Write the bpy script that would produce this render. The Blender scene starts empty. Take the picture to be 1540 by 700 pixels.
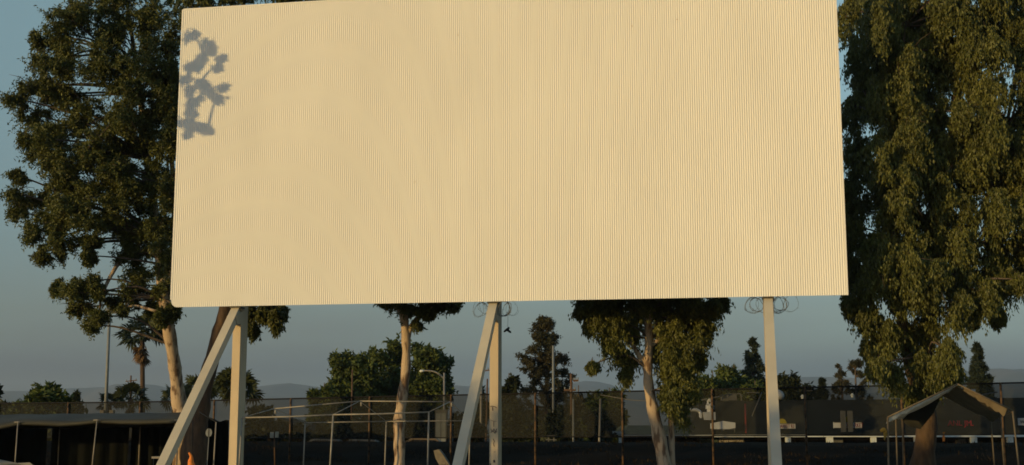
import bpy, math, random
import numpy as np
from mathutils import Vector

# ------------------------------------------------------------------ camera, sky, sun
scene = bpy.context.scene
COL = scene.collection
F, EYE = 1943.0, 1.75
PITCH = math.atan(302.0 / F)
cd = bpy.data.cameras.new('camera')
cd.sensor_width = 36.0
cd.lens = 36.0 * F / 1540.0
cd.clip_end = 20000
cam = bpy.data.objects.new('camera', cd)
cam.location = (0, 0, EYE)
cam.rotation_euler = (math.pi / 2 + PITCH, 0, 0)
COL.objects.link(cam)
scene.camera = cam

SUN_EL, SUN_AZ = math.radians(5.0), math.radians(51.0)     # azimuth: left of straight behind the camera
TO_SUN = Vector((-math.sin(SUN_AZ) * math.cos(SUN_EL), -math.cos(SUN_AZ) * math.cos(SUN_EL), math.sin(SUN_EL)))
w = bpy.data.worlds.new("World")
scene.world = w
w.use_nodes = True
nt = w.node_tree
bg = nt.nodes['Background']
sky = nt.nodes.new('ShaderNodeTexSky')
sky.sky_type = 'NISHITA'
sky.sun_disc = False
sky.sun_elevation = SUN_EL
sky.sun_rotation = math.atan2(TO_SUN.x, TO_SUN.y)
sky.altitude = 50
sky.air_density = 1.0
sky.dust_density = 0.6
sky.ozone_density = 2.5
# opposite the low sun the air near the horizon is dull and slightly mauve
wtc = nt.nodes.new('ShaderNodeTexCoord')
wsep = nt.nodes.new('ShaderNodeSeparateXYZ')
wramp = nt.nodes.new('ShaderNodeValToRGB')
els = wramp.color_ramp.elements
els[0].position, els[0].color = 0.0, (0.20, 0.27, 0.52, 1)
els[1].position, els[1].color = 0.32, (1.50, 1.24, 0.91, 1)
for p_, c_ in ((0.047, (0.26, 0.31, 0.54)), (0.068, (0.48, 0.485, 0.585)), (0.09, (0.615, 0.56, 0.57))):
    els.new(p_).color = (*c_, 1)
wmul = nt.nodes.new('ShaderNodeMix')
wmul.data_type = 'RGBA'
wmul.blend_type = 'MULTIPLY'
wmul.inputs[0].default_value = 1.0
nt.links.new(wtc.outputs['Generated'], wsep.inputs[0])
nt.links.new(wsep.outputs[2], wramp.inputs[0])
nt.links.new(sky.outputs[0], wmul.inputs[6])
nt.links.new(wramp.outputs[0], wmul.inputs[7])
# that dulling is the earth's shadow: it belongs to the half of the sky away from the sun
wdot = nt.nodes.new('ShaderNodeVectorMath')
wdot.operation = 'DOT_PRODUCT'
wdot.inputs[1].default_value = (-TO_SUN.x, -TO_SUN.y, 0)
wmr = nt.nodes.new('ShaderNodeMapRange')
wmr.interpolation_type = 'SMOOTHSTEP'
wmr.inputs['From Min'].default_value, wmr.inputs['From Max'].default_value = -0.6, 0.25
nt.links.new(wtc.outputs['Generated'], wdot.inputs[0])
nt.links.new(wdot.outputs['Value'], wmr.inputs[0])
nt.links.new(wmr.outputs[0], wmul.inputs[0])
# faint uneven mauve haze bands low in the sky
wmap = nt.nodes.new('ShaderNodeMapping')
wmap.inputs['Scale'].default_value = (1.6, 1.6, 11.0)
wnz = nt.nodes.new('ShaderNodeTexNoise')
wnz.inputs['Scale'].default_value = 1.7
wnz.inputs['Detail'].default_value = 3
wr1 = nt.nodes.new('ShaderNodeMapRange')
wr1.inputs['From Min'].default_value, wr1.inputs['From Max'].default_value = 0.35, 0.65
wr2 = nt.nodes.new('ShaderNodeMapRange')
wr2.inputs['From Min'].default_value, wr2.inputs['From Max'].default_value = 0.15, 0.04
wmm = nt.nodes.new('ShaderNodeMath')
wmm.operation = 'MULTIPLY'
wband = nt.nodes.new('ShaderNodeMix')
wband.data_type = 'RGBA'
wband.blend_type = 'MULTIPLY'
wband.inputs[7].default_value = (0.83, 0.74, 0.76, 1)
nt.links.new(wtc.outputs['Generated'], wmap.inputs[0])
nt.links.new(wmap.outputs[0], wnz.inputs['Vector'])
nt.links.new(wnz.outputs[0], wr1.inputs[0])
nt.links.new(wsep.outputs[2], wr2.inputs[0])
nt.links.new(wr1.outputs[0], wmm.inputs[0])
nt.links.new(wr2.outputs[0], wmm.inputs[1])
nt.links.new(wmm.outputs[0], wband.inputs[0])
nt.links.new(wmul.outputs[2], wband.inputs[6])
nt.links.new(wband.outputs[2], bg.inputs[0])
bg.inputs[1].default_value = 0.15
sd = bpy.data.lights.new('sun', 'SUN')
sd.energy = 2.12
sd.angle = math.radians(0.5)
sd.color = (1.0, 0.70, 0.28)
sun = bpy.data.objects.new('sun', sd)
sun.rotation_euler = TO_SUN.to_track_quat('Z', 'Y').to_euler()
sun.location = (-40, -40, 30)
COL.objects.link(sun)
scene.view_settings.view_transform = 'Standard'
scene.view_settings.look = 'None'
scene.view_settings.exposure = 0.6
scene.view_settings.gamma = 1.0
scene.cycles.filter_width = 1.7            # the photograph is a little soft

# ------------------------------------------------------------------ helpers
R = random.Random(7)
NP = np.random.default_rng(7)
_c, _s = math.cos(PITCH), math.sin(PITCH)


def at(u, v, Y):
    """the point at distance Y ahead seen in direction (u, v) of the 1540 x 700 photograph"""
    dx, dy = (u - 770) / F, -(v - 350) / F
    y, z = _c - dy * _s, _s + dy * _c
    return Vector((dx / y * Y, Y, EYE + z / y * Y))


def px(n, Y):
    return n * Y / F


def mat(name, color, rough=0.8, var=0.15, scale=3.0, color2=None, bump=0.0, bscale=40.0, metal=0.0, stretch=None, spec=0.3,
        transl=0.0, alpha=None, sharp=None, island=0.0):
    m = bpy.data.materials.new(name)
    m.use_nodes = True
    t = m.node_tree
    n = t.nodes
    L = t.links.new
    b = n['Principled BSDF']
    b.inputs['Roughness'].default_value = rough
    b.inputs['Metallic'].default_value = metal
    b.inputs['Specular IOR Level'].default_value = spec
    tc = n.new('ShaderNodeTexCoord')
    mp = n.new('ShaderNodeMapping')
    L(tc.outputs['Object'], mp.inputs[0])
    if stretch:
        mp.inputs['Scale'].default_value = stretch
    nz = n.new('ShaderNodeTexNoise')
    nz.inputs['Scale'].default_value = scale
    nz.inputs['Detail'].default_value = 5
    L(mp.outputs[0], nz.inputs['Vector'])
    cr = n.new('ShaderNodeValToRGB')
    lo, hi = sharp or (0.3, 0.7)
    cr.color_ramp.elements[0].position = lo
    cr.color_ramp.elements[1].position = hi
    c2 = color2 or tuple(min(1, c * (1 + var)) for c in color)
    c1 = color if color2 else tuple(c * (1 - var) for c in color)
    cr.color_ramp.elements[0].color = (*c1, 1)
    cr.color_ramp.elements[1].color = (*c2, 1)
    L(nz.outputs[0], cr.inputs[0])
    out = cr.outputs[0]
    if island:
        g = n.new('ShaderNodeNewGeometry')
        mr = n.new('ShaderNodeMapRange')
        mr.inputs['To Min'].default_value = 1 - island
        mr.inputs['To Max'].default_value = 1 + island
        L(g.outputs['Random Per Island'], mr.inputs[0])
        hs = n.new('ShaderNodeHueSaturation')
        L(mr.outputs[0], hs.inputs['Value'])
        L(out, hs.inputs['Color'])
        out = hs.outputs[0]
    L(out, b.inputs['Base Color'])
    if bump:
        n2 = n.new('ShaderNodeTexNoise')
        n2.inputs['Scale'].default_value = bscale
        n2.inputs['Detail'].default_value = 6
        L(mp.outputs[0], n2.inputs['Vector'])
        bp = n.new('ShaderNodeBump')
        bp.inputs['Strength'].default_value = bump
        bp.inputs['Distance'].default_value = 0.03
        L(n2.outputs[0], bp.inputs['Height'])
        L(bp.outputs[0], b.inputs['Normal'])
    mo = n['Material Output']
    sh = b.outputs[0]
    if transl:
        tr = n.new('ShaderNodeBsdfTranslucent')
        L(out, tr.inputs[0])
        mx = n.new('ShaderNodeMixShader')
        mx.inputs[0].default_value = transl
        L(sh, mx.inputs[1])
        L(tr.outputs[0], mx.inputs[2])
        sh = mx.outputs[0]
    if alpha is not None:
        tp = n.new('ShaderNodeBsdfTransparent')
        mx = n.new('ShaderNodeMixShader')
        mx.inputs[0].default_value = alpha
        L(tp.outputs[0], mx.inputs[1])
        L(sh, mx.inputs[2])
        sh = mx.outputs[0]
    L(sh, mo.inputs[0])
    return m


class MB:
    def __init__(self):
        self.v, self.f = [], []

    def add(self, vs, fs):
        k = len(self.v)
        self.v += [tuple(p) for p in vs]
        self.f += [tuple(i + k for i in f) for f in fs]
        return self

    def poly(self, *pts):
        return self.add(pts, [tuple(range(len(pts)))])

    def prism(self, a, b):
        """two matching loops of points, closed into a solid"""
        n = len(a)
        fs = [tuple(range(n))[::-1], tuple(range(n, 2 * n))]
        fs += [(i, (i + 1) % n, n + (i + 1) % n, n + i) for i in range(n)]
        return self.add(list(a) + list(b), fs)

    def box(self, c, sx, sy, sz, ux=(1, 0, 0), uy=(0, 1, 0)):
        c, ux, uy = Vector(c), Vector(ux), Vector(uy)
        uz = ux.cross(uy)
        q = [(-1, -1), (1, -1), (1, 1), (-1, 1)]
        lo = [c + ux * (a * sx / 2) + uy * (b * sy / 2) - uz * (sz / 2) for a, b in q]
        hi = [p + uz * sz for p in lo]
        return self.prism(lo, hi)

    def beam(self, p, q, wd, dp, side=(1, 0, 0)):
        p, q = Vector(p), Vector(q)
        ax = (q - p).normalized()
        sd_ = Vector(side)
        sd_ = (sd_ - ax * sd_.dot(ax)).normalized()
        nn = ax.cross(sd_)
        o = [(-1, -1), (1, -1), (1, 1), (-1, 1)]
        return self.prism([p + sd_ * (a * wd / 2) + nn * (b * dp / 2) for a, b in o],
                          [q + sd_ * (a * wd / 2) + nn * (b * dp / 2) for a, b in o])

    def tube(self, pts, rad, n=8, rough=0.0, cap=True):
        pts = [Vector(p) for p in pts]
        if not isinstance(rad, (list, tuple)):
            rad = [rad] * len(pts)
        vs, fs = [], []
        ref = None
        for i, p in enumerate(pts):
            t = (pts[min(i + 1, len(pts) - 1)] - pts[max(i - 1, 0)]).normalized()
            if ref is None:
                ref = Vector((1, 0, 0)) if abs(t.x) < 0.8 else Vector((0, 1, 0))
            a = (ref - t * ref.dot(t)).normalized()
            ref = a
            b = t.cross(a)
            for k in range(n):
                an = 2 * math.pi * k / n
                r = rad[i] * (1 + rough * (R.random() - 0.5))
                vs.append(p + a * math.cos(an) * r + b * math.sin(an) * r)
        for i in range(len(pts) - 1):
            for k in range(n):
                k2 = (k + 1) % n
                fs.append((i * n + k, i * n + k2, (i + 1) * n + k2, (i + 1) * n + k))
        if cap:
            fs.append(tuple(range(n))[::-1])
            fs.append(tuple(range((len(pts) - 1) * n, len(pts) * n)))
        return self.add(vs, fs)

    def ring(self, c, r, wire, ax, n=18, m=5, a0=0, a1=2 * math.pi):
        c, ax = Vector(c), Vector(ax).normalized()
        a = ax.orthogonal().normalized()
        b = ax.cross(a)
        pts = [c + (a * math.cos(a0 + (a1 - a0) * i / n) + b * math.sin(a0 + (a1 - a0) * i / n)) * r for i in range(n + 1)]
        return self.tube(pts, wire, m, cap=False)

    def build(self, name, m, parent=None, smooth=False, loc=None):
        base = Vector(parent['_base']) if parent is not None else Vector((0, 0, 0))
        org = Vector(loc) if loc is not None else base
        me = bpy.data.meshes.new(name)
        me.from_pydata([tuple(Vector(p) - org) for p in self.v], [], self.f)
        me.materials.append(m)
        if smooth:
            me.shade_smooth()
        o = bpy.data.objects.new(name, me)
        COL.objects.link(o)
        o.location = org - base
        if parent is not None:
            o.parent = parent
        o['_base'] = tuple(org)
        return o


def spline(pts, rad, k=5):
    """Catmull-Rom through pts, with the radii carried along"""
    P = [Vector(p) for p in pts]
    out, rr = [], []
    for i in range(len(P) - 1):
        p0, p1, p2, p3 = P[max(i - 1, 0)], P[i], P[i + 1], P[min(i + 2, len(P) - 1)]
        for j in range(k):
            t = j / k
            out.append(0.5 * ((2 * p1) + (p2 - p0) * t + (2 * p0 - 5 * p1 + 4 * p2 - p3) * t * t + (3 * p1 - p0 - 3 * p2 + p3) * t ** 3))
            rr.append(rad[i] * (1 - t) + rad[i + 1] * t)
    out.append(P[-1])
    rr.append(rad[-1])
    return out, rr


def tag(o, label, cat, group=None):
    o['label'] = label
    o['category'] = cat
    if group:
        o['group'] = group
    return o


def thing(name, label, cat, loc=(0, 0, 0), group=None):
    o = bpy.data.objects.new(name, None)
    COL.objects.link(o)
    o.location = Vector(loc)
    o['_base'] = tuple(loc)
    return tag(o, label, cat, group)


def kind(o, k):
    o['kind'] = k
    return o


def copy_tree(root, delta, label=None, group=None):
    r = root.copy()
    COL.objects.link(r)
    r.location = root.location + Vector(delta)
    r['_base'] = tuple(r.location)
    if label:
        r['label'] = label
    if group:
        r['group'] = group
    for ch in list(root.children):
        c = ch.copy()
        COL.objects.link(c)
        c.parent = r
        for g in list(ch.children):
            d = g.copy()
            COL.objects.link(d)
            d.parent = c
    return r


def part_copy(src, parent, loc):
    o = src.copy()
    COL.objects.link(o)
    o.parent = parent
    o.location = Vector(loc) - Vector(parent['_base'])
    o['_base'] = tuple(loc)
    return o


def quads_mesh(name, V, m, parent):
    """V: (n,4,3) array of leaves, world coordinates -> one mesh"""
    base = np.array(parent['_base'] if parent is not None else (0, 0, 0))
    n = V.shape[0]
    me = bpy.data.meshes.new(name)
    me.vertices.add(n * 4)
    me.vertices.foreach_set('co', (V - base).astype(np.float32).ravel())
    me.loops.add(n * 4)
    me.loops.foreach_set('vertex_index', np.arange(n * 4, dtype=np.int32))
    me.polygons.add(n)
    me.polygons.foreach_set('loop_start', np.arange(0, n * 4, 4, dtype=np.int32))
    me.update(calc_edges=True)
    me.materials.append(m)
    o = bpy.data.objects.new(name, me)
    COL.objects.link(o)
    if parent is not None:
        o.parent = parent
    return o


def nrm(a):
    return a / np.maximum(np.linalg.norm(a, axis=-1, keepdims=True), 1e-9)


def leaf_quads(C, size, width, droop):
    n = len(C)
    a = nrm(NP.normal(size=(n, 3)) * (1 - droop) + np.array((0, 0, -1.0)) * droop * 1.6)
    s = nrm(np.cross(a, NP.normal(size=(n, 3))))
    L = size * NP.uniform(0.6, 1.25, (n, 1))
    W = width * NP.uniform(0.7, 1.3, (n, 1)) * 0.5
    return np.stack([C, C + a * L * 0.45 + s * W, C + a * L, C + a * L * 0.45 - s * W], 1)


def clumps_to_leaves(cent, crad, K, M, size, width, droop, sag):
    """each clump is K drooping twigs of M leaves"""
    n = len(cent)
    d = NP.normal(size=(n, K, 3))
    d = nrm(d + np.array((0, 0, -sag)))
    ln = crad[:, None, None] * (0.45 + 1.35 * NP.random((n, K, 1)) ** 1.5)[:, :, :]
    t = NP.uniform(0.05, 1.0, (n, K, M, 1))
    pos = cent[:, None, None, :] + d[:, :, None, :] * ln[:, :, None, :] * t
    pos[..., 2] -= (t[..., 0] ** 2) * ln * 0.55 * sag
    pos += NP.normal(size=pos.shape) * (crad.mean() * 0.10)
    return leaf_quads(pos.reshape(-1, 3), size, width, droop)


def lobes_to_clumps(lobes, crad, dens):
    """lobes: (centre, rx, ry, rz); clumps spread through each lobe, more of them near its skin"""
    cs, rs = [], []
    for c, rx, ry, rz in lobes:
        cr = min(crad, 0.62 * min(rx, rz))
        ex, ey, ez = (max(0.25 * q, q - 0.5 * cr) for q in (rx, ry, rz))
        n = max(4, int(dens * (rx * ry * rz) ** (2 / 3) / cr ** 2))
        d = nrm(NP.normal(size=(n, 3)))
        r = NP.uniform(0.1, 1.0, (n, 1)) ** 0.6
        r = np.where(NP.random((n, 1)) < 0.12, r * 1.22, r)
        cs.append(np.array(c)[None] + d * r * np.array((ex, ey, ez))[None])
        rs.append(cr * NP.uniform(0.6, 1.3, n))
    return np.concatenate(cs), np.concatenate(rs)


# ------------------------------------------------------------------ materials
M_sheet = mat('white_sheet_paint', (0.80, 0.77, 0.68), 0.55, 0.035, 0.6, spec=0.25, stretch=(1, 1, 0.35))
M_trim = mat('sheet_edge', (0.6, 0.56, 0.48), 0.6, 0.05)
M_post = mat('tan_steel_paint', (0.56, 0.44, 0.28), 0.6, 0.10, 1.5, bump=0.1, stretch=(1, 1, 0.4))
M_brace = mat('grey_cream_paint', (0.5225, 0.4655, 0.3515), 0.6, 0.07, 1.3, bump=0.1)
M_beam = mat('dark_steel', (0.12, 0.11, 0.09), 0.7, 0.2)
M_mark = mat('dark_marker', (0.07, 0.05, 0.05), 0.7, 0.3)
M_wire = mat('galvanised_wire', (0.14, 0.14, 0.13), 0.6, 0.15, metal=0.3)
M_black = mat('black_fabric', (0.015, 0.015, 0.016), 0.8, 0.2)
M_pipe = mat('galvanised_pipe', (0.27, 0.245, 0.20), 0.5, 0.18, 6, metal=0.15)
M_pipeb = mat('brown_weathered_pipe', (0.13, 0.10, 0.06), 0.6, 0.25, 5)
M_fpost = mat('rusty_fence_steel', (0.15, 0.085, 0.04), 0.7, 0.3, 5, color2=(0.025, 0.02, 0.015), bump=0.2, sharp=(0.42, 0.6))
M_frail = mat('dark_fence_rail', (0.010, 0.009, 0.008), 0.7, 0.3, 5)
M_mesh = mat('dark_fence_mesh', (0.0224, 0.0240, 0.0208), 0.9, 0.25, 0.5, alpha=0.58)
M_bark_pale = mat('pale_peeling_bark', (0.48, 0.36, 0.24), 0.85, 0.2, 3.6, color2=(0.16, 0.10, 0.06), bump=0.9, bscale=10, stretch=(1.5, 1.5, 0.45), sharp=(0.49, 0.60))
M_bark_brown = mat('rough_brown_bark', (0.12, 0.075, 0.042), 0.9, 0.3, 3.0, color2=(0.05, 0.033, 0.022), bump=1.0, bscale=9, stretch=(2, 2, 0.6))
M_bark_dark = mat('dark_bark', (0.10, 0.075, 0.055), 0.9, 0.3, 3, bump=0.6, bscale=12)
M_euca = mat('eucalyptus_leaves', (0.0676, 0.0780, 0.0169), 0.55, 0.3, 0.8, color2=(0.1235, 0.1300, 0.0273), spec=0.35, transl=0.25, island=0.35)
M_euca2 = mat('olive_weeping_leaves', (0.0806, 0.0871, 0.0182), 0.55, 0.3, 0.9, color2=(0.1430, 0.1456, 0.0299), spec=0.35, transl=0.25, island=0.35)
M_broad = mat('broad_leaves', (0.0486, 0.0702, 0.0149), 0.6, 0.3, 0.6, color2=(0.0891, 0.1107, 0.0216), spec=0.25, transl=0.2, island=0.35)
M_dark = mat('dark_leaves', (0.0255, 0.0330, 0.0135), 0.6, 0.3, 0.6, spec=0.2, transl=0.15, island=0.3)
M_airy = mat('brownish_needles', (0.0715, 0.0559, 0.0260), 0.7, 0.3, 0.5, color2=(0.0364, 0.0416, 0.0182), spec=0.2, transl=0.15, island=0.3)
M_conif = mat('conifer_needles', (0.0308, 0.0420, 0.0224), 0.7, 0.3, 0.6, spec=0.2, transl=0.1, island=0.3)
M_palm = mat('palm_leaves', (0.0390, 0.0494, 0.0182), 0.55, 0.25, 2, spec=0.3, transl=0.15, island=0.3)
M_dead = mat('dry_palm_leaves', (0.16, 0.10, 0.05), 0.8, 0.3, 2, transl=0.15)
M_ground = mat('dry_dirt', (0.015, 0.0100, 0.005), 0.95, 0.3, 0.6, color2=(0.007, 0.005, 0.003), bump=0.6, bscale=3, spec=0.03)
M_bounce_gravel = mat('bounce_gravel', (0.22, 0.22, 0.195), 0.95, 0.35, 0.5, bump=0.4, bscale=30)  # kept pale for the light it throws up on the screen
M_grass = mat('dry_grass', (0.060, 0.040, 0.018), 0.9, 0.3, 1, color2=(0.02, 0.016, 0.008), island=0.35, spec=0.05)
M_hill = mat('dry_hills', (0.13, 0.105, 0.07), 0.95, 0.3, 0.0025, color2=(0.045, 0.05, 0.032), sharp=(0.4, 0.62))
M_tarp = mat('olive_tarp', (0.055, 0.052, 0.036), 0.7, 0.25, 0.8, bump=0.3, bscale=5, spec=0.3)
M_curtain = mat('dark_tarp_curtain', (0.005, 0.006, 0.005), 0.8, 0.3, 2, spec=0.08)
M_tan_tarp = mat('tan_tarp', (0.26, 0.19, 0.10), 0.75, 0.2, 2.5, bump=0.3, bscale=6, transl=0.3)
M_pale_tarp = mat('pale_worn_tarp', (0.60, 0.58, 0.49), 0.75, 0.25, 5, bump=0.3, bscale=8, transl=0.4)
M_roofd = mat('dark_roofing', (0.0264, 0.0288, 0.0252), 0.9, 0.25, 0.5, bump=0.3, bscale=10, spec=0.1)
M_roofg = mat('green_roofing', (0.085, 0.11, 0.075), 0.85, 0.2, 2)
M_gutter = mat('white_fascia', (0.56, 0.59, 0.56), 0.6, 0.08, 2)
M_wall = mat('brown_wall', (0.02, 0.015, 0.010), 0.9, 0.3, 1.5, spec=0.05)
M_silver = mat('silver_duct', (0.60, 0.61, 0.60), 0.45, 0.12, 4, metal=0.35)
M_grey = mat('grey_cabinet', (0.12, 0.12, 0.11), 0.7, 0.15, 2)
M_white = mat('white_board', (0.75, 0.76, 0.74), 0.6, 0.06, 3)
M_red = mat('red_lettering', (0.25, 0.03, 0.025), 0.7, 0.1)
M_redglow = mat('red_sign_letters', (0.75, 0.03, 0.06), 0.5, 0.1)
M_yellow = mat('yellow_disc', (0.42, 0.34, 0.02), 0.6, 0.1)
M_ycloth = mat('faded_yellow_cloth', (0.16, 0.11, 0.02), 0.9, 0.2, 6)
M_orange = mat('orange_plastic', (0.75, 0.22, 0.03), 0.6, 0.12, 6)
M_poleg = mat('grey_pole_paint', (0.20, 0.21, 0.20), 0.6, 0.15)
M_wood = mat('weathered_wood_pole', (0.12, 0.07, 0.04), 0.85, 0.25, 3, stretch=(3, 3, 0.5))
M_concrete = mat('pale_concrete', (0.22, 0.19, 0.15), 0.9, 0.2, 5, bump=0.3, bscale=20)
M_cartan = mat('tan_car_paint', (0.16, 0.12, 0.08), 0.5, 0.1)
M_car = mat('beige_car_paint', (0.26, 0.19, 0.12), 0.4, 0.03, spec=0.5, metal=0.25)
M_glass = mat('dark_car_glass', (0.02, 0.022, 0.025), 0.08, 0.05, spec=0.6)
M_tyre = mat('tyre_rubber', (0.02, 0.02, 0.02), 0.85, 0.1)
M_rim = mat('alloy_rim', (0.45, 0.45, 0.44), 0.35, 0.05, metal=0.8)
M_lens = mat('clear_lamp_lens', (0.7, 0.7, 0.68), 0.15, 0.03)
M_redlens = mat('red_lamp_lens', (0.4, 0.02, 0.02), 0.2, 0.05)
M_skin = mat('stucco', (0.30, 0.26, 0.20), 0.9, 0.15, 3)

# ------------------------------------------------------------------ ground, bank and hills
FX, FY = -9.17, 54.0                       # fence: start of its known part and its direction
FD = Vector((26.9, -6.8, 0)).normalized()


def fence_y(x):
    return FY + (max(-60, min(60, x)) - FX) * FD.y / FD.x


def sstep(a, b, x):
    t = max(0, min(1, (x - a) / (b - a)))
    return t * t * (3 - 2 * t)


def gz(x, y):
    d = y - fence_y(x)
    z = 0.5 * sstep(-9, -1, d) + 0.8 * sstep(1.0, 9.5, d) - 2.3 * sstep(12, 20, d)
    if 0 < d < 14:
        z += 0.10 * math.sin(x * 1.3) * math.sin(d * 0.9) + 0.06 * math.sin(x * 3.1 + d * 2)
    return z


xs = [-8000, -3000, -1200, -400, -150, -80] + [-50 + 2.0 * i for i in range(56)] + [80, 150, 400, 1200, 3000, 8000]
ys = [-600, -150, -40, -10, 0, 10, 20, 28, 34] + [36 + 0.9 * i for i in range(52)] + [90, 110, 150, 250, 500, 1000, 2000, 4000, 9000]
g = MB()
g.add([(x, y, gz(x, y)) for y in ys for x in xs],
      [(j * len(xs) + i, j * len(xs) + i + 1, (j + 1) * len(xs) + i + 1, (j + 1) * len(xs) + i) for j in range(len(ys) - 1) for i in range(len(xs) - 1)])
kind(g.build('ground', M_ground, smooth=True), 'structure')

gx = [-60 + 2.0 * i for i in range(61)]
gl_ = MB()  # unseen gravel sheet, added to bounce light up onto the screen
rows = [[(x, y, gz(x, y) + 0.03) for x in gx] for y in (-300, -60, 0, 20)]
rows += [[(x, 20 + (fence_y(x) - 3.2 - 20) * k / 24, gz(x, 20 + (fence_y(x) - 3.2 - 20) * k / 24) + 0.03) for x in gx] for k in range(1, 25)]
gl_.add([p for r_ in rows for p in r_], [(j * 61 + i, j * 61 + i + 1, (j + 1) * 61 + i + 1, (j + 1) * 61 + i) for j in range(len(rows) - 1) for i in range(60)])
kind(gl_.build('bounce_gravel_lot', M_bounce_gravel, smooth=True), 'structure')

# dry grass and brush on the bank behind the fence
pts = []
for i in range(16000):
    x = R.uniform(-26, 26)
    d = R.uniform(-1.5, 13)
    if math.sin(x * 0.9 + d) + math.sin(x * 0.37 - d * 0.8) + R.uniform(-0.8, 0.8) < 0.1:
        continue
    y = fence_y(x) + d
    pts.append((x, y, gz(x, y)))
C = np.array(pts)
a = nrm(NP.normal(size=(len(C), 3)) * 0.35 + np.array((0, 0, 1.0)))
s_ = nrm(np.cross(a, NP.normal(size=(len(C), 3))))
Lg = NP.uniform(0.08, 0.34, (len(C), 1))
kind(quads_mesh('dry_grass', np.stack([C - s_ * 0.02, C + a * Lg * 0.5 + s_ * 0.015, C + a * Lg, C + s_ * 0.02], 1), M_grass, None), 'stuff')


def hill(name, prof, Y, depth, seed):
    rr = random.Random(seed)
    us = list(range(-700, 2241, 20))

    def pv(u):
        for (u0, v0), (u1, v1) in zip(prof, prof[1:]):
            if u0 <= u <= u1:
                t = (u - u0) / (u1 - u0)
                t = t * t * (3 - 2 * t)
                return v0 + (v1 - v0) * t
        return prof[-1][1]
    rows = 9
    vs, fs = [], []
    ph = [rr.uniform(0, 6) for _ in range(6)]
    for j in range(rows):
        t = j / (rows - 1)
        hh = math.sin(min(1, t / 0.75) * math.pi / 2) if t <= 0.75 else math.cos((t - 0.75) / 0.25 * math.pi / 2)
        for u in us:
            v = pv(u) + 1.2 * math.sin(u * 0.021 + ph[0]) + 0.9 * math.sin(u * 0.055 + ph[1]) + 0.6 * math.sin(u * 0.13 + ph[2])
            top = at(u, v, Y)
            y = Y + (t - 0.75) * depth + 0.05 * depth * math.sin(u * 0.03 + ph[3] + t * 4)
            wob = 1 - (0.12 + 0.10 * math.sin(u * 0.04 + ph[4] + j * 1.3) + 0.06 * math.sin(u * 0.09 + ph[5] - j)) * math.sin(math.pi * min(1, t / .75))
            vs.append((top.x, y, -2 + (top.z + 2) * hh * wob))
    n = len(us)
    fs = [(j * n + i, j * n + i + 1, (j + 1) * n + i + 1, (j + 1) * n + i) for j in range(rows - 1) for i in range(n - 1)]
    return kind(MB().add(vs, fs).build(name, M_hill, smooth=True), 'structure')


hill('far_hills', [(-700, 585), (0, 588), (140, 583), (215, 580), (300, 588), (430, 579), (520, 588), (690, 580), (800, 586), (890, 573), (960, 586),
                   (1100, 580), (1205, 566), (1290, 570), (1400, 567), (1480, 556), (1560, 552), (2240, 570)], 6200, 1900, 1)
hill('near_hills', [(-700, 640), (1000, 640), (1180, 600), (1245, 582), (1290, 590), (1380, 592), (1440, 578), (1540, 580), (2240, 600)], 3600, 1000, 2)

# ------------------------------------------------------------------ the screen
BL = Vector((-11.232, 42.417, 0))
BR = Vector((10.06, 38.585, 0))
ZB, ZT = 5.85, 16.04
U = (BR - BL).normalized()
W = (BR - BL).length
N = Vector((U.y, -U.x, 0))                 # towards the camera
UP = Vector((0, 0, 1))
scr = thing('drive_in_screen', 'huge blank cream corrugated drive-in screen raised on steel posts and slanted braces', 'movie screen', (BL + BR) / 2)


def S(u, n, z):
    return BL + U * u + N * n + UP * z


ribs, seg = 312, 8
cols = []
for i in range(ribs * seg + 1):
    u = W * i / (ribs * seg)
    cols.append((u, 0.0092 * math.sin(2 * math.pi * i / seg)))
mb = MB()
rc = 0.22                                   # the lower left corner is cut round
zz = [(u, ZB + (rc - math.sqrt(max(0, rc * rc - (rc - u) ** 2)) if u < rc else 0)) for u, _ in cols]
n = len(cols)
mb.add([S(u, d, z0[1]) for (u, d), z0 in zip(cols, zz)] + [S(u, d, ZT) for u, d in cols], [(i, i + 1, n + i + 1, n + i) for i in range(n - 1)])
mb.build('screen_sheet', M_sheet, scr, smooth=True)
MB().prism([S(0.04, -0.03, ZB + 0.1), S(W - 0.04, -0.03, ZB + 0.1), S(W - 0.04, -0.03, ZT - 0.04), S(0.04, -0.03, ZT - 0.04)],
           [S(0.04, -0.06, ZB + 0.1), S(W - 0.04, -0.06, ZB + 0.1), S(W - 0.04, -0.06, ZT - 0.04), S(0.04, -0.06, ZT - 0.04)]).build('backing_panel', M_beam, scr)
for z in (ZB + 0.16, ZB + 2.6, ZB + 5.1, ZB + 7.6, ZT - 0.2):
    MB().beam(S(0.15, -0.17, z), S(W - 0.15, -0.17, z), 0.18, 0.2, UP).build('girt', M_beam, scr)
for u0, u1, z0, z1 in ((-.03, .02, ZB + .25, ZT), (W - .02, W + .03, ZB, ZT), (.02, W - .02, ZT - .015, ZT + .03)):
    MB().prism([S(u0, .012, z0), S(u1, .012, z0), S(u1, .012, z1), S(u0, .012, z1)], [S(u0, -.12, z0), S(u1, -.12, z0), S(u1, -.12, z1), S(u0, -.12, z1)]).build('edge_flashing', M_sheet, scr)
# small dark bolt holes in the sheet
for u, v in ((688, 50), (947, 51), (1012, 45), (622, 270)):
    p = at(u, v, 40.5)
    t = ((p.x - EYE * 0) - BL.x) / U.x
    mbh = MB()
    c = S(t, 0.009, p.z)
    mbh.prism([c + (U * math.cos(k) + UP * math.sin(k)) * 0.02 for k in (0, 1.05, 2.1, 3.14, 4.19, 5.24)],
              [c + N * 0.006 + (U * math.cos(k) + UP * math.sin(k)) * 0.02 for k in (0, 1.05, 2.1, 3.14, 4.19, 5.24)]).build('bolt', M_post, scr)

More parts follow.
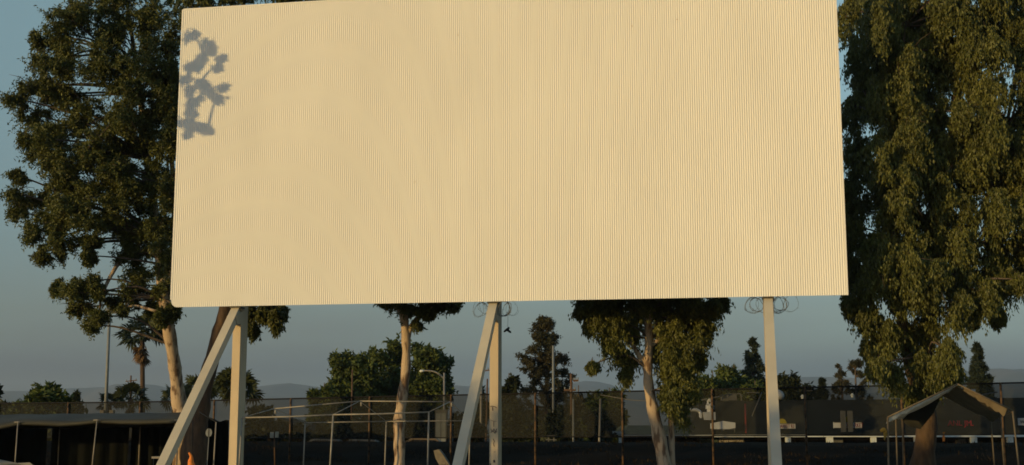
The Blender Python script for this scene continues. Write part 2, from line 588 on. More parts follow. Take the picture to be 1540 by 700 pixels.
PW, PD, PO = 0.27, 0.60, 0.36               # post width, depth and setback of its front behind the sheet
post_u = {}
for key, (u0, v0) in {'a': (356.5, 480), 'b': (743, 480), 'c': (1156, 480)}.items():
    # intersect the view ray with the plane of the post fronts
    d = at(u0, v0, 1) - Vector((0, 0, EYE))
    o = Vector((0, 0, EYE)) - S(0, -PO, 0)
    Y = -o.dot(N) / d.dot(N)
    hit = Vector((0, 0, EYE)) + d * Y
    post_u[key] = (hit - BL).dot(U)
posts = {}
for key, pu in post_u.items():
    mb = MB()
    q = [(-PW / 2, -PO), (PW / 2, -PO), (PW / 2, -PO - PD), (-PW / 2, -PO - PD)]
    mb.prism([S(pu + a, b, -0.3) for a, b in q], [S(pu + a, b, ZT - 0.3) for a, b in q])
    p = mb.build('post', M_post, scr)
    posts[key] = p
    bt, bb = S(pu, -PO + 0.10, ZB - 0.14), S(pu, -PO + 6.0, ZB - 0.14 - 5.75)
    br = MB().beam(bt, bb, 0.27, 0.27, U).build('brace', M_brace, scr)
    for sg in (-1, 1):
        gp = [S(pu + sg * .142, a_, z_) for a_, z_ in ((-PO - .2, ZB - .06), (-PO + .5, ZB - .35), (-PO + .35, ZB - .62), (-PO - .2, ZB - .5))]
        MB().prism(gp, [q_ + U * (sg * .012) for q_ in gp]).build('gusset', M_post, scr)
    c = S(pu, -PO + 0.02, ZB - 0.02)
    MB().box(c, 0.36, 0.42, 0.05, U, -N).build('cap_plate', M_beam, scr)
    MB().box(S(pu, -PO + 6.0, 0.02), 0.5, 0.6, 0.14, U, -N).build('footing', M_concrete, scr)

# marks scrawled on the middle post
pu = post_u['b']


def pz(v):
    return at(742, v, 40.9).z


def stroke(pts2, wd=0.02):
    m_ = MB()
    for (a, z1), (b, z2) in zip(pts2, pts2[1:]):
        m_.beam(S(pu + a, -PO + 0.004, z1), S(pu + b, -PO + 0.004, z2), wd, 0.006, N.cross((S(b, 0, z2) - S(a, 0, z1)).normalized()))
    return m_


gl = [stroke([(-0.12, pz(612)), (-0.05, pz(611)), (0.03, pz(612)), (0.1, pz(614))]), stroke([(-0.04, pz(612)), (-0.03, pz(618))], 0.03),
      stroke([(-0.1, pz(633)), (0.08, pz(634))], 0.012), stroke([(0.0, pz(634)), (0.0, pz(642))], 0.02),
      stroke([(-0.1, pz(645)), (-0.05, pz(650)), (0, pz(645)), (0.05, pz(650)), (0.1, pz(645))]), stroke([(-0.1, pz(651)), (-0.02, pz(648)), (0.03, pz(652)), (0.1, pz(649))]),
      stroke([(-0.02, pz(660)), (0.02, pz(664)), (-0.01, pz(668)), (0.02, pz(672))]), stroke([(0.01, pz(692)), (0.02, pz(696))], 0.06),
      stroke([(-0.11, pz(697)), (-0.1, pz(700))], 0.04), stroke([(0.0, pz(680)), (0.05, pz(680))], 0.012)]
for m_ in gl:
    m_.build('scrawl', M_mark, posts['b'])


def razor(pu, spec, label):
    t = thing('razor_wire', label, 'razor wire', S(pu, -0.1, ZB - 0.3), 'coils of razor wire round the screen posts')
    for (du, dz, r, yaw, wire) in spec:
        ax = (N * math.cos(yaw) + U * math.sin(yaw) + UP * R.uniform(-.25, .25)).normalized()
        c = S(pu + du, -0.25 + R.uniform(-.15, .1), ZB - dz)
        a_ = ax.orthogonal().normalized()
        b_ = ax.cross(a_)
        p1, p2, p3 = R.uniform(0, 6), R.uniform(0, 6), R.uniform(1.15, 1.6)
        m_ = MB()
        pts_ = []
        for i in range(34):
            an = p1 + 6.283 * p3 * i / 33
            q = r * (1 + .10 * math.sin(2 * an + p2) + .06 * math.sin(3.3 * an) + R.uniform(-.02, .02))
            pts_.append(c + a_ * math.cos(an) * q + b_ * math.sin(an) * q * .9 + ax * (.05 * i / 33 - .02 + .02 * math.sin(an * 1.7)))
        m_.tube(pts_, wire * .8, 4, cap=False)
        for p in pts_[::3]:
            d = Vector((R.uniform(-1, 1), R.uniform(-1, 1), R.uniform(-1, 1))).normalized() * .035
            m_.tube([p - d, p + d], wire * .5, 3)
        m_.build('coil', M_wire, t)
    return t


razor(post_u['b'], [(0.36, .22, .22, .3, .011), (0.33, .2, .27, .9, .009), (0.45, .24, .2, -.4, .008), (-0.42, .22, .24, .5, .008), (-.5, .2, .27, -.5, .006), (-.34, .16, .2, 1.0, .007), (.58, .2, .24, .8, .005)],
      'tangled coils of razor wire around the top of the middle screen post')
razor(post_u['c'], [(0.33, .24, .26, .3, .012), (0.38, .22, .22, -.5, .010), (0.28, .22, .25, .8, .009), (0.68, .2, .26, .2, .006), (-0.36, .22, .22, .3, .010), (-.42, .24, .28, -.3, .007), (-.22, .22, .24, 1.0, .008), (-.5, .22, .25, .7, .006)],
      'coils of razor wire around the top of the right hand screen post')

# shoes hanging on a string from the wire
sp = at(763, 497, 40.6)
sh = thing('hanging_shoes', 'pair of dark shoes dangling on a string below the screen', 'shoes', sp)
MB().tube([at(763.5, 470, 40.6), at(764, 482, 40.6), at(763.5, 492, 40.6)], 0.006, 5).build('string', M_wire, sh)
for k, (du, dz, yaw) in enumerate(((-0.03, 0.02, 2.6), (0.05, -0.02, -0.3))):
    m_ = MB()
    ax = Vector((math.cos(yaw), math.sin(yaw) * .4, -0.55)).normalized()
    up = Vector((0.4, 0.1, 0.8))
    c = sp + Vector((du, 0.04 * k, dz)) * .7
    path = [c - ax * 0.09 + up * .02, c - ax * 0.055 + up * .014, c, c + ax * 0.065 - up * .007, c + ax * 0.105 - up * .014]
    m_.tube(path, [.018, .040, .038, .034, .015], 8)
    m_.tube([c - ax * .055 + up * .014, c - ax * .05 + up * .07], [.036, .03], 8)
    m_.build('shoe', M_black, sh, smooth=True)

# ------------------------------------------------------------------ the large eucalyptus trees


def lob(L, Y, jit=1.2, ry=None):
    out = []
    for q in L:
        u, v, ru, rv = q[:4]
        y = (q[4] if len(q) > 4 else Y) + R.uniform(-jit, jit)
        rx, rz = px(ru, y), px(rv, y)
        out.append((at(u, v, y), rx, ry or 0.5 * (rx + rz) + 0.3, rz))
    return out


def eucalyptus(name, label, trunks, lobes, Y, leafm, bark, crad=0.38, dens=2.9, K=12, M=17, size=0.14, width=0.048, droop=0.5, sag=0.6, limbs=None, group=None):
    b = trunks[0][0]
    base = at(b[0], b[1], b[3] if len(b) > 3 else Y)
    base.z = gz(base.x, base.y) - 0.1
    t = thing(name, label, 'tree', base, group)
    for i, tr in enumerate(trunks):
        P = [at(q[0], q[1], q[3] if len(q) > 3 else Y) for q in tr]
        rad = [px(q[2] / 2, Y) for q in tr]
        if i == 0:
            P = [Vector((P[0].x, P[0].y, base.z))] + P if P[0].z > base.z + 0.3 else P
            rad = [rad[0] * 1.05] + rad if len(P) > len(rad) else rad
        pp, rr = spline(P, rad, 7)
        rr = [r * (1 + 0.07 * math.sin(k * 0.9 + i) + R.uniform(-.03, .03)) for k, r in enumerate(rr)]
        MB().tube(pp, rr, 14, 0.07).build('trunk' if i == 0 else 'limb', bark, t, smooth=True)
    lm = MB()
    for P, rad in limbs or []:
        pp, rr = spline([at(q[0], q[1], q[2] if len(q) > 2 else Y) for q in P], [px(r / 2, Y) for r in rad], 5)
        lm.tube(pp, rr, 8, 0.15)
    if limbs:
        kind(lm.build('low_limbs', bark, t, smooth=True), 'stuff')
    m_ = MB()
    # limbs that carry the lobes
    spine = []
    for tr in trunks:
        spine += [at(q[0], q[1], q[3] if len(q) > 3 else Y) for q in tr]
    for c, rx, ry, rz in lobes:
        lowpt = [p for p in spine if p.z < c.z + 0.6] or spine
        s0 = min(lowpt, key=lambda p: (p - c).length)
        if (s0 - c).length < 0.3:
            continue
        mid = (s0 + c) / 2 + Vector((R.uniform(-.3, .3), R.uniform(-.3, .3), R.uniform(0.0, .5)))
        dd = (s0 - c).length
        r0 = min(0.07, 0.02 + 0.012 * dd)
        pp, rr = spline([s0, mid, c, c + Vector((R.uniform(-.3, .3) * rx, R.uniform(-.3, .3), -0.3 * rz))], [r0, r0 * .7, r0 * .4, r0 * .15], 4)
        m_.tube(pp, rr, 6, 0.2)
        for k in range(4):
            e = c + Vector((R.gauss(0, .5) * rx, R.gauss(0, .5) * ry, R.gauss(0, .5) * rz))
            m_.tube([c, (c + e) / 2 + Vector((0, 0, .12)), e], [r0 * .35, r0 * .22, r0 * .08], 4)
    kind(m_.build('branches', M_bark_dark, t, smooth=True), 'stuff')
    cc, cr = lobes_to_clumps(lobes, crad, dens)
    quads_mesh('crown', clumps_to_leaves(cc, cr, K, M, size, width, droop, sag), leafm, t)
    return t


LL = [(110, 30, 38, 40), (160, 15, 50, 45), (220, 25, 50, 45), (95, 90, 38, 42), (150, 90, 50, 45), (215, 100, 48, 48), (252, 60, 30, 45),
      (22, 148, 24, 26), (52, 172, 30, 26), (85, 145, 38, 38), (130, 170, 42, 38), (185, 170, 45, 42), (240, 170, 30, 48),
      (62, 232, 32, 30), (110, 240, 42, 36), (170, 240, 45, 40), (235, 250, 32, 45),
      (22, 290, 22, 22), (55, 300, 36, 30), (110, 310, 42, 32), (165, 310, 40, 36), (222, 320, 40, 42),
      (50, 350, 20, 26), (95, 355, 32, 24), (62, 380, 16, 18), (205, 372, 34, 32), (246, 385, 20, 42), (90, 380, 12, 14), (135, 362, 20, 8),
      (215, 415, 30, 26), (243, 440, 16, 30), (200, 440, 22, 30), (228, 462, 12, 12), (243, 476, 7, 16), (262, 468, 9, 12), (200, 385, 20, 22), (135, 385, 5, 20),
      (70, 200, 30, 24), (40, 210, 18, 16), (95, 205, 32, 26), (150, 205, 36, 30), (205, 210, 38, 34), (85, 275, 34, 26), (140, 280, 36, 28), (195, 285, 36, 30), (30, 320, 20, 18), (75, 330, 28, 20), (190, 340, 34, 26), (130, 335, 32, 20), (30, 265, 16, 16), (65, 95, 20, 24), (60, 60, 14, 20), (262, 130, 14, 40), (260, 200, 14, 40), (255, 290, 16, 40), (250, 350, 18, 30), (75, 130, 24, 24), (105, 440, 24, 20), (135, 425, 24, 14), (122, 465, 22, 20), (138, 490, 12, 14), (150, 475, 12, 12), (88, 432, 12, 14), (172, 452, 14, 14), (184, 466, 9, 9), (148, 440, 14, 14), (120, 440, 20, 18)]
EDGE = [(-30, 85), (0, 85), (60, 58), (110, 52), (130, 8), (170, 8), (200, 48), (240, 42), (270, 6), (300, 2), (330, 18), (360, 38), (400, 52)]
for k in range(55):
    v = R.uniform(-20, 400)
    xl = next(a[1] + (b[1] - a[1]) * (v - a[0]) / (b[0] - a[0]) for a, b in zip(EDGE, EDGE[1:]) if a[0] <= v <= b[0])
    r = R.uniform(18, 32)
    u = R.uniform(xl + r * .9, 262)
    if v > 345 and u < 195 or (u - 152) ** 2 + (v - 158) ** 2 < 900 or (u - 178) ** 2 + (v - 222) ** 2 < 300:
        continue
    LL.append((u, v, r, r * .95))
eucalyptus('eucalyptus_tree', 'tall dark eucalyptus with peeling pale trunk left of the screen, one low branch hanging out',
           [[(276, 640, 28, 49), (270, 610, 23, 49), (264, 560, 19.5, 48.6), (258, 520, 19, 48), (247, 450, 18, 47.5), (237, 360, 15, 48), (222, 240, 12, 48.3), (205, 100, 7, 48.3), (190, 0, 4, 48)],
            [(247, 450, 12, 47.5), (256, 400, 10, 47.8), (262, 300, 8, 48), (250, 150, 6, 48)]],
           lob(LL, 47, 1.1), 47, M_euca, M_bark_pale, droop=0.35, sag=0.35,
           limbs=[([(240, 385, 48.2), (205, 378, 48.2), (182, 392, 47.6), (163, 422, 47.2), (152, 448, 47)], [9, 8, 7, 6, 5]), ([(151, 448), (138, 440), (128, 425)], [6, 4, 2]), ([(151, 448), (150, 465), (140, 480)], [5, 3, 2]),
                  ([(240, 470), (200, 460), (175, 470)], [5, 4, 2])])
L2 = [(300, -4, 34, 20), (355, -14, 40, 19), (425, -16, 42, 19), (282, 20, 18, 20), (470, -18, 30, 15), (340, 60, 60, 50), (420, 60, 60, 45), (360, 160, 60, 60), (440, 180, 50, 60), (350, 280, 50, 60), (420, 300, 50, 50),
      (400, 380, 45, 40), (402, 462, 22, 14), (415, 478, 9, 22), (424, 466, 7, 14), (380, 492, 8, 14), (376, 472, 5, 18), (396, 470, 10, 12)]
eucalyptus('eucalyptus_tree', 'eucalyptus leaning behind the left end of the screen, rough brown trunk crossing the left brace',
           [[(291, 690, 40), (299, 625, 30), (311, 570, 22), (326, 515, 22), (341, 462, 23), (360, 380, 20), (385, 250, 18), (380, 100, 12), (365, 0, 6)]],
           lob(L2, 46.5, 0.8), 46.5, M_euca, M_bark_brown, dens=3.5, droop=0.6, sag=0.9)
C1 = [(598, 455, 22, 18), (614, 462, 16, 16), (636, 466, 16, 10), (650, 458, 16, 12), (668, 458, 18, 9), (682, 461, 8, 7), (580, 456, 10, 5), (628, 487, 7, 8), (645, 474, 10, 6), (590, 444, 26, 18), (625, 446, 26, 16), (660, 446, 26, 14), (684, 448, 14, 12), (572, 446, 14, 12), (600, 400, 60, 40), (650, 390, 50, 40), (560, 330, 60, 50), (620, 280, 70, 60), (680, 300, 50, 50), (600, 180, 60, 50)]
eucalyptus('eucalyptus_tree', 'slender pale-trunked eucalyptus standing behind the screen between the left and middle posts',
           [[(600, 712, 17), (601, 680, 16), (600, 640, 17), (604, 605, 15), (610, 560, 14), (611, 520, 13), (608, 480, 13.5), (605, 440, 12), (615, 340, 14), (625, 220, 9), (620, 130, 4)]],
           lob(C1, 45, 0.8), 45, M_euca, M_bark_pale, dens=2.2, droop=0.4, sag=0.4, crad=.34, K=11, M=12,
           limbs=[([(613, 508), (618, 492), (632, 474), (655, 458)], [9, 8, 6, 4]), ([(603, 470), (590, 455), (570, 440)], [8, 6, 3])])
C2 = [(898, 465, 28, 15), (930, 478, 40, 30), (960, 466, 34, 24, 44.9), (1012, 470, 44, 32), (1050, 472, 38, 28), (1020, 490, 40, 34), (915, 490, 28, 24), (1072, 458, 16, 8), (922, 512, 20, 20), (940, 535, 20, 24, 44.6), (995, 520, 34, 34, 45), (1030, 512, 42, 36), (1012, 540, 22, 36, 42.9), (1060, 495, 14, 22),
      (942, 562, 13, 14), (1016, 560, 26, 32, 42.9), (1036, 552, 28, 36), (1014, 598, 24, 30, 42.9), (1024, 618, 17, 18), (1006, 590, 16, 24, 42.9), (892, 548, 10, 8), (1052, 538, 8, 14), (885, 490, 9, 12), (950, 500, 12, 14, 44.8), (1040, 590, 12, 20), (880, 460, 12, 8),
      (890, 446, 28, 20), (925, 448, 30, 24), (960, 446, 34, 24), (1000, 446, 34, 24), (1040, 448, 32, 24), (1074, 446, 22, 18), (1086, 456, 8, 10), (872, 468, 7, 8), (930, 400, 60, 40), (1010, 390, 70, 40), (960, 300, 80, 60), (1040, 280, 60, 60), (990, 180, 70, 60)]
eucalyptus('eucalyptus_tree', 'leafy pale-trunked eucalyptus under the screen between the middle and right posts',
           [[(1003, 720, 22), (994, 670, 20), (984, 625, 18), (977, 590, 15), (974, 555, 14), (976, 510, 13), (974, 470, 12), (970, 400, 11), (980, 280, 10), (990, 160, 5)],
            [(1012, 720, 9, 43.8), (1010, 660, 9, 43.8), (1007, 610, 8, 43.8), (1003, 560, 6, 43.8)]],
           lob(C2, 43.6, 0.7), 43.6, M_euca2, M_bark_pale, dens=4.2, droop=0.6, sag=0.8, crad=.40,
           limbs=[([(974, 552), (964, 540), (957, 528), (945, 510)], [10, 9, 7, 3]), ([(976, 520), (1010, 500), (1040, 474), (1055, 460)], [9, 7, 5, 3])])
RR = []
for i, u in enumerate(range(1285, 1580, 42)):
    for j, v in enumerate(range(-20, 420, 48)):
        if R.random() < 0.05 and u > 1310:
            continue
        RR.append((u + R.uniform(-9, 9), v + R.uniform(-12, 12), R.uniform(24, 33), R.uniform(34, 50), 43.2 if u < 1300 else 41.3))
for k in range(45):
    RR.append((R.uniform(1310, 1560), R.uniform(-20, 420), R.uniform(18, 28), R.uniform(34, 60), 41.3))
RR += [(1278, 455, 10, 16, 42.5), (1300, 470, 22, 34), (1330, 500, 24, 40), (1365, 500, 24, 40), (1402, 480, 28, 40), (1440, 460, 28, 38), (1478, 440, 20, 34), (1512, 412, 18, 24), (1306, 520, 12, 16), (1318, 548, 16, 24), (1345, 560, 20, 26),
       (1390, 550, 24, 34), (1424, 530, 18, 34), (1500, 472, 8, 16), (1434, 555, 14, 22), (1462, 478, 8, 14), (1530, 420, 10, 14), (1300, 425, 18, 25), (1345, 430, 22, 30), (1390, 430, 22, 30), (1560, 380, 20, 30), (1372, 586, 16, 14), (1410, 578, 14, 12)]
eucalyptus('eucalyptus_tree', 'massive weeping olive-green eucalyptus at the right of the screen, behind the ragged canopy',
           [[(1386, 720, 40, 43), (1392, 660, 31, 43), (1395, 625, 27, 43), (1378, 580, 20, 43), (1361, 520, 16, 42.5), (1352, 440, 13, 42), (1346, 360, 11, 41.5), (1348, 200, 11, 41.5), (1360, 40, 7, 41.5), (1365, -60, 3, 41.5)],
            [(1393, 615, 18, 43), (1397, 540, 15, 42.5), (1404, 440, 13, 42), (1425, 280, 13, 41.5), (1440, 100, 8, 41.5), (1445, -40, 3, 41.5)],
            [(1400, 460, 12, 42), (1450, 380, 10, 41.5), (1500, 250, 7, 41.5), (1530, 100, 4, 41.5)]],
           lob(RR, 41.3, 1.2), 42, M_euca2, M_bark_brown, crad=0.42, dens=4.4, K=12, M=19, size=0.14, width=0.046, droop=0.7, sag=1.2)

# trees outside the frame on the sunny side; their shadows fall into the picture


def toward(p, t):
    return Vector(p) + TO_SUN * t


def shade_tree(label, blobs, trunk_xy, dens=2.6, size=0.17, crad=0.45):
    base = Vector((trunk_xy[0], trunk_xy[1], 0))
    t = thing('shade_tree', label, 'tree', base, 'trees outside the picture on the sunny side')
    top = max(b[0].z for b in blobs)
    P = [base, base + Vector((.2, .1, top * .4)), base + Vector((-.1, .2, top * .75)), base + Vector((0, 0, top))]
    pp, rr = spline(P, [.45, .36, .22, .06], 5)
    MB().tube(pp, rr, 10, .1).build('trunk', M_bark_pale, t, smooth=True)
    m_ = MB()
    done = []
    for c, rx, ry, rz in sorted(blobs, key=lambda b_: (b_[0] - pp[len(pp) // 2]).length):
        s0 = min(pp + done, key=lambda p: (p - c).length + (.6 if p.z > c.z else 0))
        a_, b_ = spline([s0, (s0 + c) / 2 + Vector((0, 0, .12 * (s0 - c).length)), c], [.05, .035, .02], 4)
        m_.tube(a_, b_, 6)
        done.append(c)
    kind(m_.build('branches', M_bark_pale, t, smooth=True), 'stuff')
    cc, cr = lobes_to_clumps(blobs, crad, dens)
    quads_mesh('crown', clumps_to_leaves(cc, cr, 9, 13, size, size * .36, .4, .4), M_euca, t)


A = []
for u, v, r in ((286, 50, 9), (311, 62, 9), (316, 72, 8), (305, 85, 11), (298, 93, 8), (330, 85, 6), (281, 95, 6), (278, 115, 8), (281, 135, 9), (300, 120, 10), (312, 133, 10), (325, 142, 8),
                (333, 128, 5), (290, 150, 9), (282, 165, 9), (276, 182, 8), (290, 190, 10), (303, 186, 7), (310, 192, 5), (280, 200, 6), (322, 98, 5)):
    u -= 5
    y = 42.3 - (u - 257) * 0.0038
    r *= 1.25
    A.append((toward(at(u, v, y), 9.5 + R.uniform(-.6, .6)), px(r, 42), px(r, 42), px(r, 42)))
for k in range(8):
    c = toward(at(R.uniform(232, 264), R.uniform(30, 240), 46), 14 + R.uniform(0, 3))
    A.append((c, .8, .8, .8))
shade_tree('leafy tree out of view on the left that throws its shadow on the screen corner', A, (A[-1][0].x - 1, A[-1][0].y - 2), 1.9, .14, .32)
for k, (cx, cy, rad, h) in enumerate(((-33, 9, 5.5, 7.2), (-27, 2, 5.0, 6.6), (-40, 18, 0, 0))):
    if not h:
        continue
    B = [(Vector((cx + R.uniform(-rad, rad), cy + R.uniform(-rad, rad), R.uniform(1.0, h - 1.0))), 1.7, 1.7, 1.2) for _ in range(26)]
    shade_tree('low bushy tree out of view behind the viewer, ' + ('nearer to the screen' if k == 0 else 'farther from the screen'), B, (cx, cy), 2.0, 0.26)


# ------------------------------------------------------------------ background trees and palms
def bg_tree(name, label, u, vt, vb, wpx, Y, leafm, shape='round', bark=M_bark_dark, n=14, size=0.42, width=0.18, dens=3.4, K=8, M=11, group=None):
    base = at(u, vb, Y)
    base.z = gz(base.x, base.y)
    top = at(u, vt, Y).z
    H = top - base.z
    rx = px(wpx / 2, Y)
    t = thing(name, label, 'tree', base, group)
    lean = R.uniform(-.02, .02) * H
    pp, rr = spline([base, base + Vector((lean, 0, H * .5)), base + Vector((lean, 0, H * .93))], [max(.14, H * .022), H * .014, .03], 5)
    m_ = MB().tube(pp, rr, 8, .1)
    blobs = []
    if shape == 'round':
        for k in range(n):
            d = Vector((R.gauss(0, 1), R.gauss(0, 1), R.gauss(0, 1))).normalized() * R.uniform(.45, .80)
            zc = base.z + H * .58
            r = rx * R.uniform(.32, .48)
            blobs.append((Vector((base.x + d.x * rx, base.y + d.y * rx, zc + d.z * H * .42)), r, r, r * .95))
        blobs.append((Vector((base.x, base.y, base.z + H * .6)), rx * .55, rx * .55, H * .25))
    elif shape == 'conifer':
        levels = max(12, int(H / 0.5))
        for k in range(levels):
            f = k / (levels - 1)
            zc = base.z + H * (.12 + .86 * f)
            rr_ = rx * (1 - f) ** .8 + .08
            nb = max(2, int(6 * (1 - f) + 2))
            a0 = R.uniform(0, 6)
            for q in range(nb):
                an = a0 + q * 6.283 / nb + R.uniform(-.3, .3)
                ro = rr_ * R.uniform(.4, .8)
                blobs.append((Vector((base.x + math.cos(an) * ro, base.y + math.sin(an) * ro, zc + R.uniform(-.2, .2) - .15 * ro)), rr_ * .34 + .14, rr_ * .34 + .14, .26 + .08 * rr_))
    elif shape == 'airy':
        for k in range(n):
            f = R.random() ** 1.3
            zc = base.z + H * (.22 + .76 * f)
            rr_ = rx * (1.1 - f) ** .7
            an = R.uniform(0, 6.283)
            ro = rr_ * R.uniform(.25, .95)
            r = max(.3, rx * R.uniform(.16, .30) * (1.2 - .6 * f))
            blobs.append((Vector((base.x + math.cos(an) * ro, base.y + math.sin(an) * ro, zc)), r, r, r * .8))
    for c, a_, b_, d_ in blobs:
        s0 = min(pp, key=lambda p: (p - c).length + (3 if p.z > c.z else 0))
        m_.tube([s0, c], [.06, .02], 4)
    m_.build('trunk', bark, t, smooth=True)
    avg = sum(b[1] for b in blobs) / len(blobs)
    cc, cr = lobes_to_clumps(blobs, max(.34, avg * .48), dens)
    quads_mesh('crown', clumps_to_leaves(cc, cr, K, M, size, width, .2, .2), leafm, t)
    return t


bg_tree('broadleaf_tree', 'round broadleaf tree beyond the fence, left one of the dark clump behind the slender trunk', 525, 514, 655, 104, 105, M_broad, n=26)
bg_tree('broadleaf_tree', 'round broadleaf tree in the middle of the dark clump behind the slender trunk', 590, 499, 655, 100, 110, M_broad, n=26)
bg_tree('broadleaf_tree', 'tallest dark broadleaf tree right in the clump, behind the street lamp', 644, 506, 655, 84, 106, M_broad, n=24)
bg_tree('bush', 'small pale-tipped shrub at the left foot of the broadleaf clump', 487, 566, 655, 50, 100, M_broad, n=14)
bg_tree('airy_tree', 'tall thin-crowned brownish tree right of the middle post', 822, 474, 655, 118, 100, M_airy, 'airy', n=130, size=.26, width=.08, dens=1.25, K=7, M=9)
bg_tree('broadleaf_tree', 'small round dark tree touching the right side of the middle post', 764, 550, 655, 38, 95, M_dark, n=16)
bg_tree('broadleaf_tree', 'small dark tree seen between the middle brace and its post', 722, 566, 650, 30, 98, M_dark, n=10)
bg_tree('broadleaf_tree', 'broad low tree beyond the fence, just left of the leafy eucalyptus', 915, 574, 655, 74, 92, M_broad, n=18)
bg_tree('broadleaf_tree', 'low brownish tree behind the short brown utility pole', 872, 570, 655, 34, 96, M_airy, n=10)
bg_tree('broadleaf_tree', 'olive round tree above the dark roof, beside the right leafy eucalyptus', 1074, 547, 655, 84, 105, M_broad, n=20)
bg_tree('broadleaf_tree', 'olive tree with uneven top standing left of the pointed conifer', 1108, 537, 655, 84, 108, M_broad, n=22)
bg_tree('broadleaf_tree', 'low rounded olive tree directly behind the leafy eucalyptus foliage', 1046, 562, 655, 60, 104, M_broad, n=20)
bg_tree('broadleaf_tree', 'low rounded tree at the foot of the pointed layered conifer', 1138, 562, 655, 56, 103, M_broad, n=20)
bg_tree('conifer_tree', 'pointed layered conifer just left of the right screen post', 1136, 508, 655, 90, 115, M_conif, 'conifer', size=.3, width=.08, dens=2.0, M=9)
bg_tree('broadleaf_tree', 'dark round-topped tree just right of the right screen post', 1190, 556, 655, 78, 100, M_dark, n=18)
bg_tree('conifer_tree', 'slim hazy conifer right of the screen, the shorter of a pair', 1267, 546, 655, 50, 130, M_airy, 'airy', n=60, size=.26, width=.08, dens=1.2, K=6, M=9)
bg_tree('conifer_tree', 'slim hazy conifer right of the screen, close to the weeping eucalyptus', 1292, 535, 655, 62, 128, M_airy, 'airy', n=70, size=.26, width=.08, dens=1.2, K=6, M=9)
bg_tree('conifer_tree', 'dense pointed conifer behind the peak of the ragged canopy', 1477, 516, 655, 80, 118, M_conif, 'conifer', size=.34, width=.10, dens=2.4)
bg_tree('conifer_tree', 'short dark conifer above the building roof right of the screen', 1239, 570, 655, 60, 125, M_dark, 'conifer', size=.3, width=.08)
bg_tree('bush', 'round dark green bush beyond the fence above the left canopy roof', 68, 582, 655, 98, 75, M_broad, n=60)
bg_tree('bush', 'low dark bush at the far left edge behind the left canopy', -2, 600, 650, 60, 78, M_dark, n=12)
bg_tree('bush', 'thin pointed shrub right of the round bush above the left canopy', 113, 594, 645, 9, 74, M_dark, 'conifer', size=.2, width=.07, dens=2, K=5, M=6)
bg_tree('bush', 'tree at the far left edge whose twig tip just enters the frame', -35, 535, 650, 72, 80, M_dark, n=14)
for k, (u, vt, wd, Y) in enumerate(((500, 612, 80, 74), (560, 606, 90, 76), (630, 604, 80, 77), (700, 608, 70, 78), (780, 600, 90, 76), (850, 602, 80, 75), (440, 618, 60, 76), (905, 606, 60, 77), (385, 606, 60, 75))):
    bg_tree('bush', ('dark hedge bush behind the mesh fence, ' + ('under the broadleaf clump at its left', 'behind the middle of the bare canopy frame', 'behind the right half of the bare canopy frame',
            'between the middle brace and the street lamp', 'right of the middle post', 'behind the short brown utility pole', 'beside the gabled house', 'left of the leafy eucalyptus', 'right of the left screen post')[k]),
            u, vt, 668, wd, Y, M_dark, n=14, size=.30, group='hedge bushes behind the mesh fence')


def frond(base, d, L, r, m_, seg=13, dead=False):
    """a fan leaf: stalk and a pleated fan of blades with gaps between the tips"""
    d = d.normalized()
    side = d.cross(UP)
    side = side.normalized() if side.length > .1 else Vector((1, 0, 0))
    nn = side.cross(d)
    ro = R.uniform(-1.2, 1.2)
    side, nn = side * math.cos(ro) + nn * math.sin(ro), nn * math.cos(ro) - side * math.sin(ro)
    hub = base + d * L
    mb = MB().tube([base, hub], [.02, .012], 4)
    for k in range(seg):
        a_ = (k / (seg - 1) - .5) * (3.6 if not dead else 2.2)
        dr = (d * math.cos(a_) + side * math.sin(a_)).normalized()
        tip = hub + dr * r * R.uniform(.85, 1.1) - UP * (.22 * r)
        midp = hub + dr * r * .55
        sd_ = dr.cross(nn) * r * .11
        lift = nn * (.05 * r if k % 2 else -.05 * r)
        mb.poly(hub, midp + sd_ + lift, tip, midp - sd_ + lift)
    return mb


def fan_palm(label, u, vc, vb, Y, rpx, tw, n=22, dead=14, group=None):
    base = at(u, vb, Y)
    base.z = gz(base.x, base.y)
    c = at(u, vc, Y)
    t = thing('fan_palm', label, 'palm tree', base, group)
    r = px(rpx, Y)
    pp, rr = spline([base, (base + c) / 2 + Vector((.08, 0, 0)), c], [px(tw, Y) * .62, px(tw, Y) * .5, px(tw, Y) * .5], 8)
    MB().tube(pp, rr, 10, .12).build('trunk', M_bark_brown, t, smooth=True)
    for k in range(n):
        an = k * 2.399
        el = R.uniform(-.35, 1.2)
        d = Vector((math.cos(an) * math.cos(el), math.sin(an) * math.cos(el), math.sin(el)))
        frond(c, d, r * R.uniform(.42, .62), r * .48, M_palm).build('frond', M_palm, t)
    for k in range(dead):
        an = k * 2.399 + 1
        d = Vector((math.cos(an) * .28, math.sin(an) * .28, -R.uniform(.7, 1.1)))
        frond(c - UP * r * R.uniform(.0, .55), d, r * .34, r * .30, M_dead, 9, True).build('dead_frond', M_dead, t)


fan_palm('tall fan palm with a brown skirt of dead fronds left of the screen', 214, 505, 640, 80, 42, 7, 28, 18)
fan_palm('small bushy fan palm beside the base of the tall fan palm', 197, 600, 645, 76, 31, 8, 26, 4)
fan_palm('low fan palm at the foot of the thick pale light pole', 164, 608, 645, 78, 24, 8, 20, 3)
fan_palm('fan palm between the pale left trunk and the left brace', 300, 592, 650, 70, 36, 9, 26, 3)
fan_palm('fan palm whose fronds frame the left screen post', 356, 589, 650, 68, 42, 9, 32, 5)
fan_palm('low fan palm tucked behind the pale left trunk', 262, 604, 650, 74, 30, 8, 20, 2)

# ------------------------------------------------------------------ fence
fence = thing('mesh_fence', 'long dark mesh fence with rusty posts running behind the screen', 'fence', (FX, FY, 0.5))
SP = 27.75 / 8
i0, i1 = -7, 12


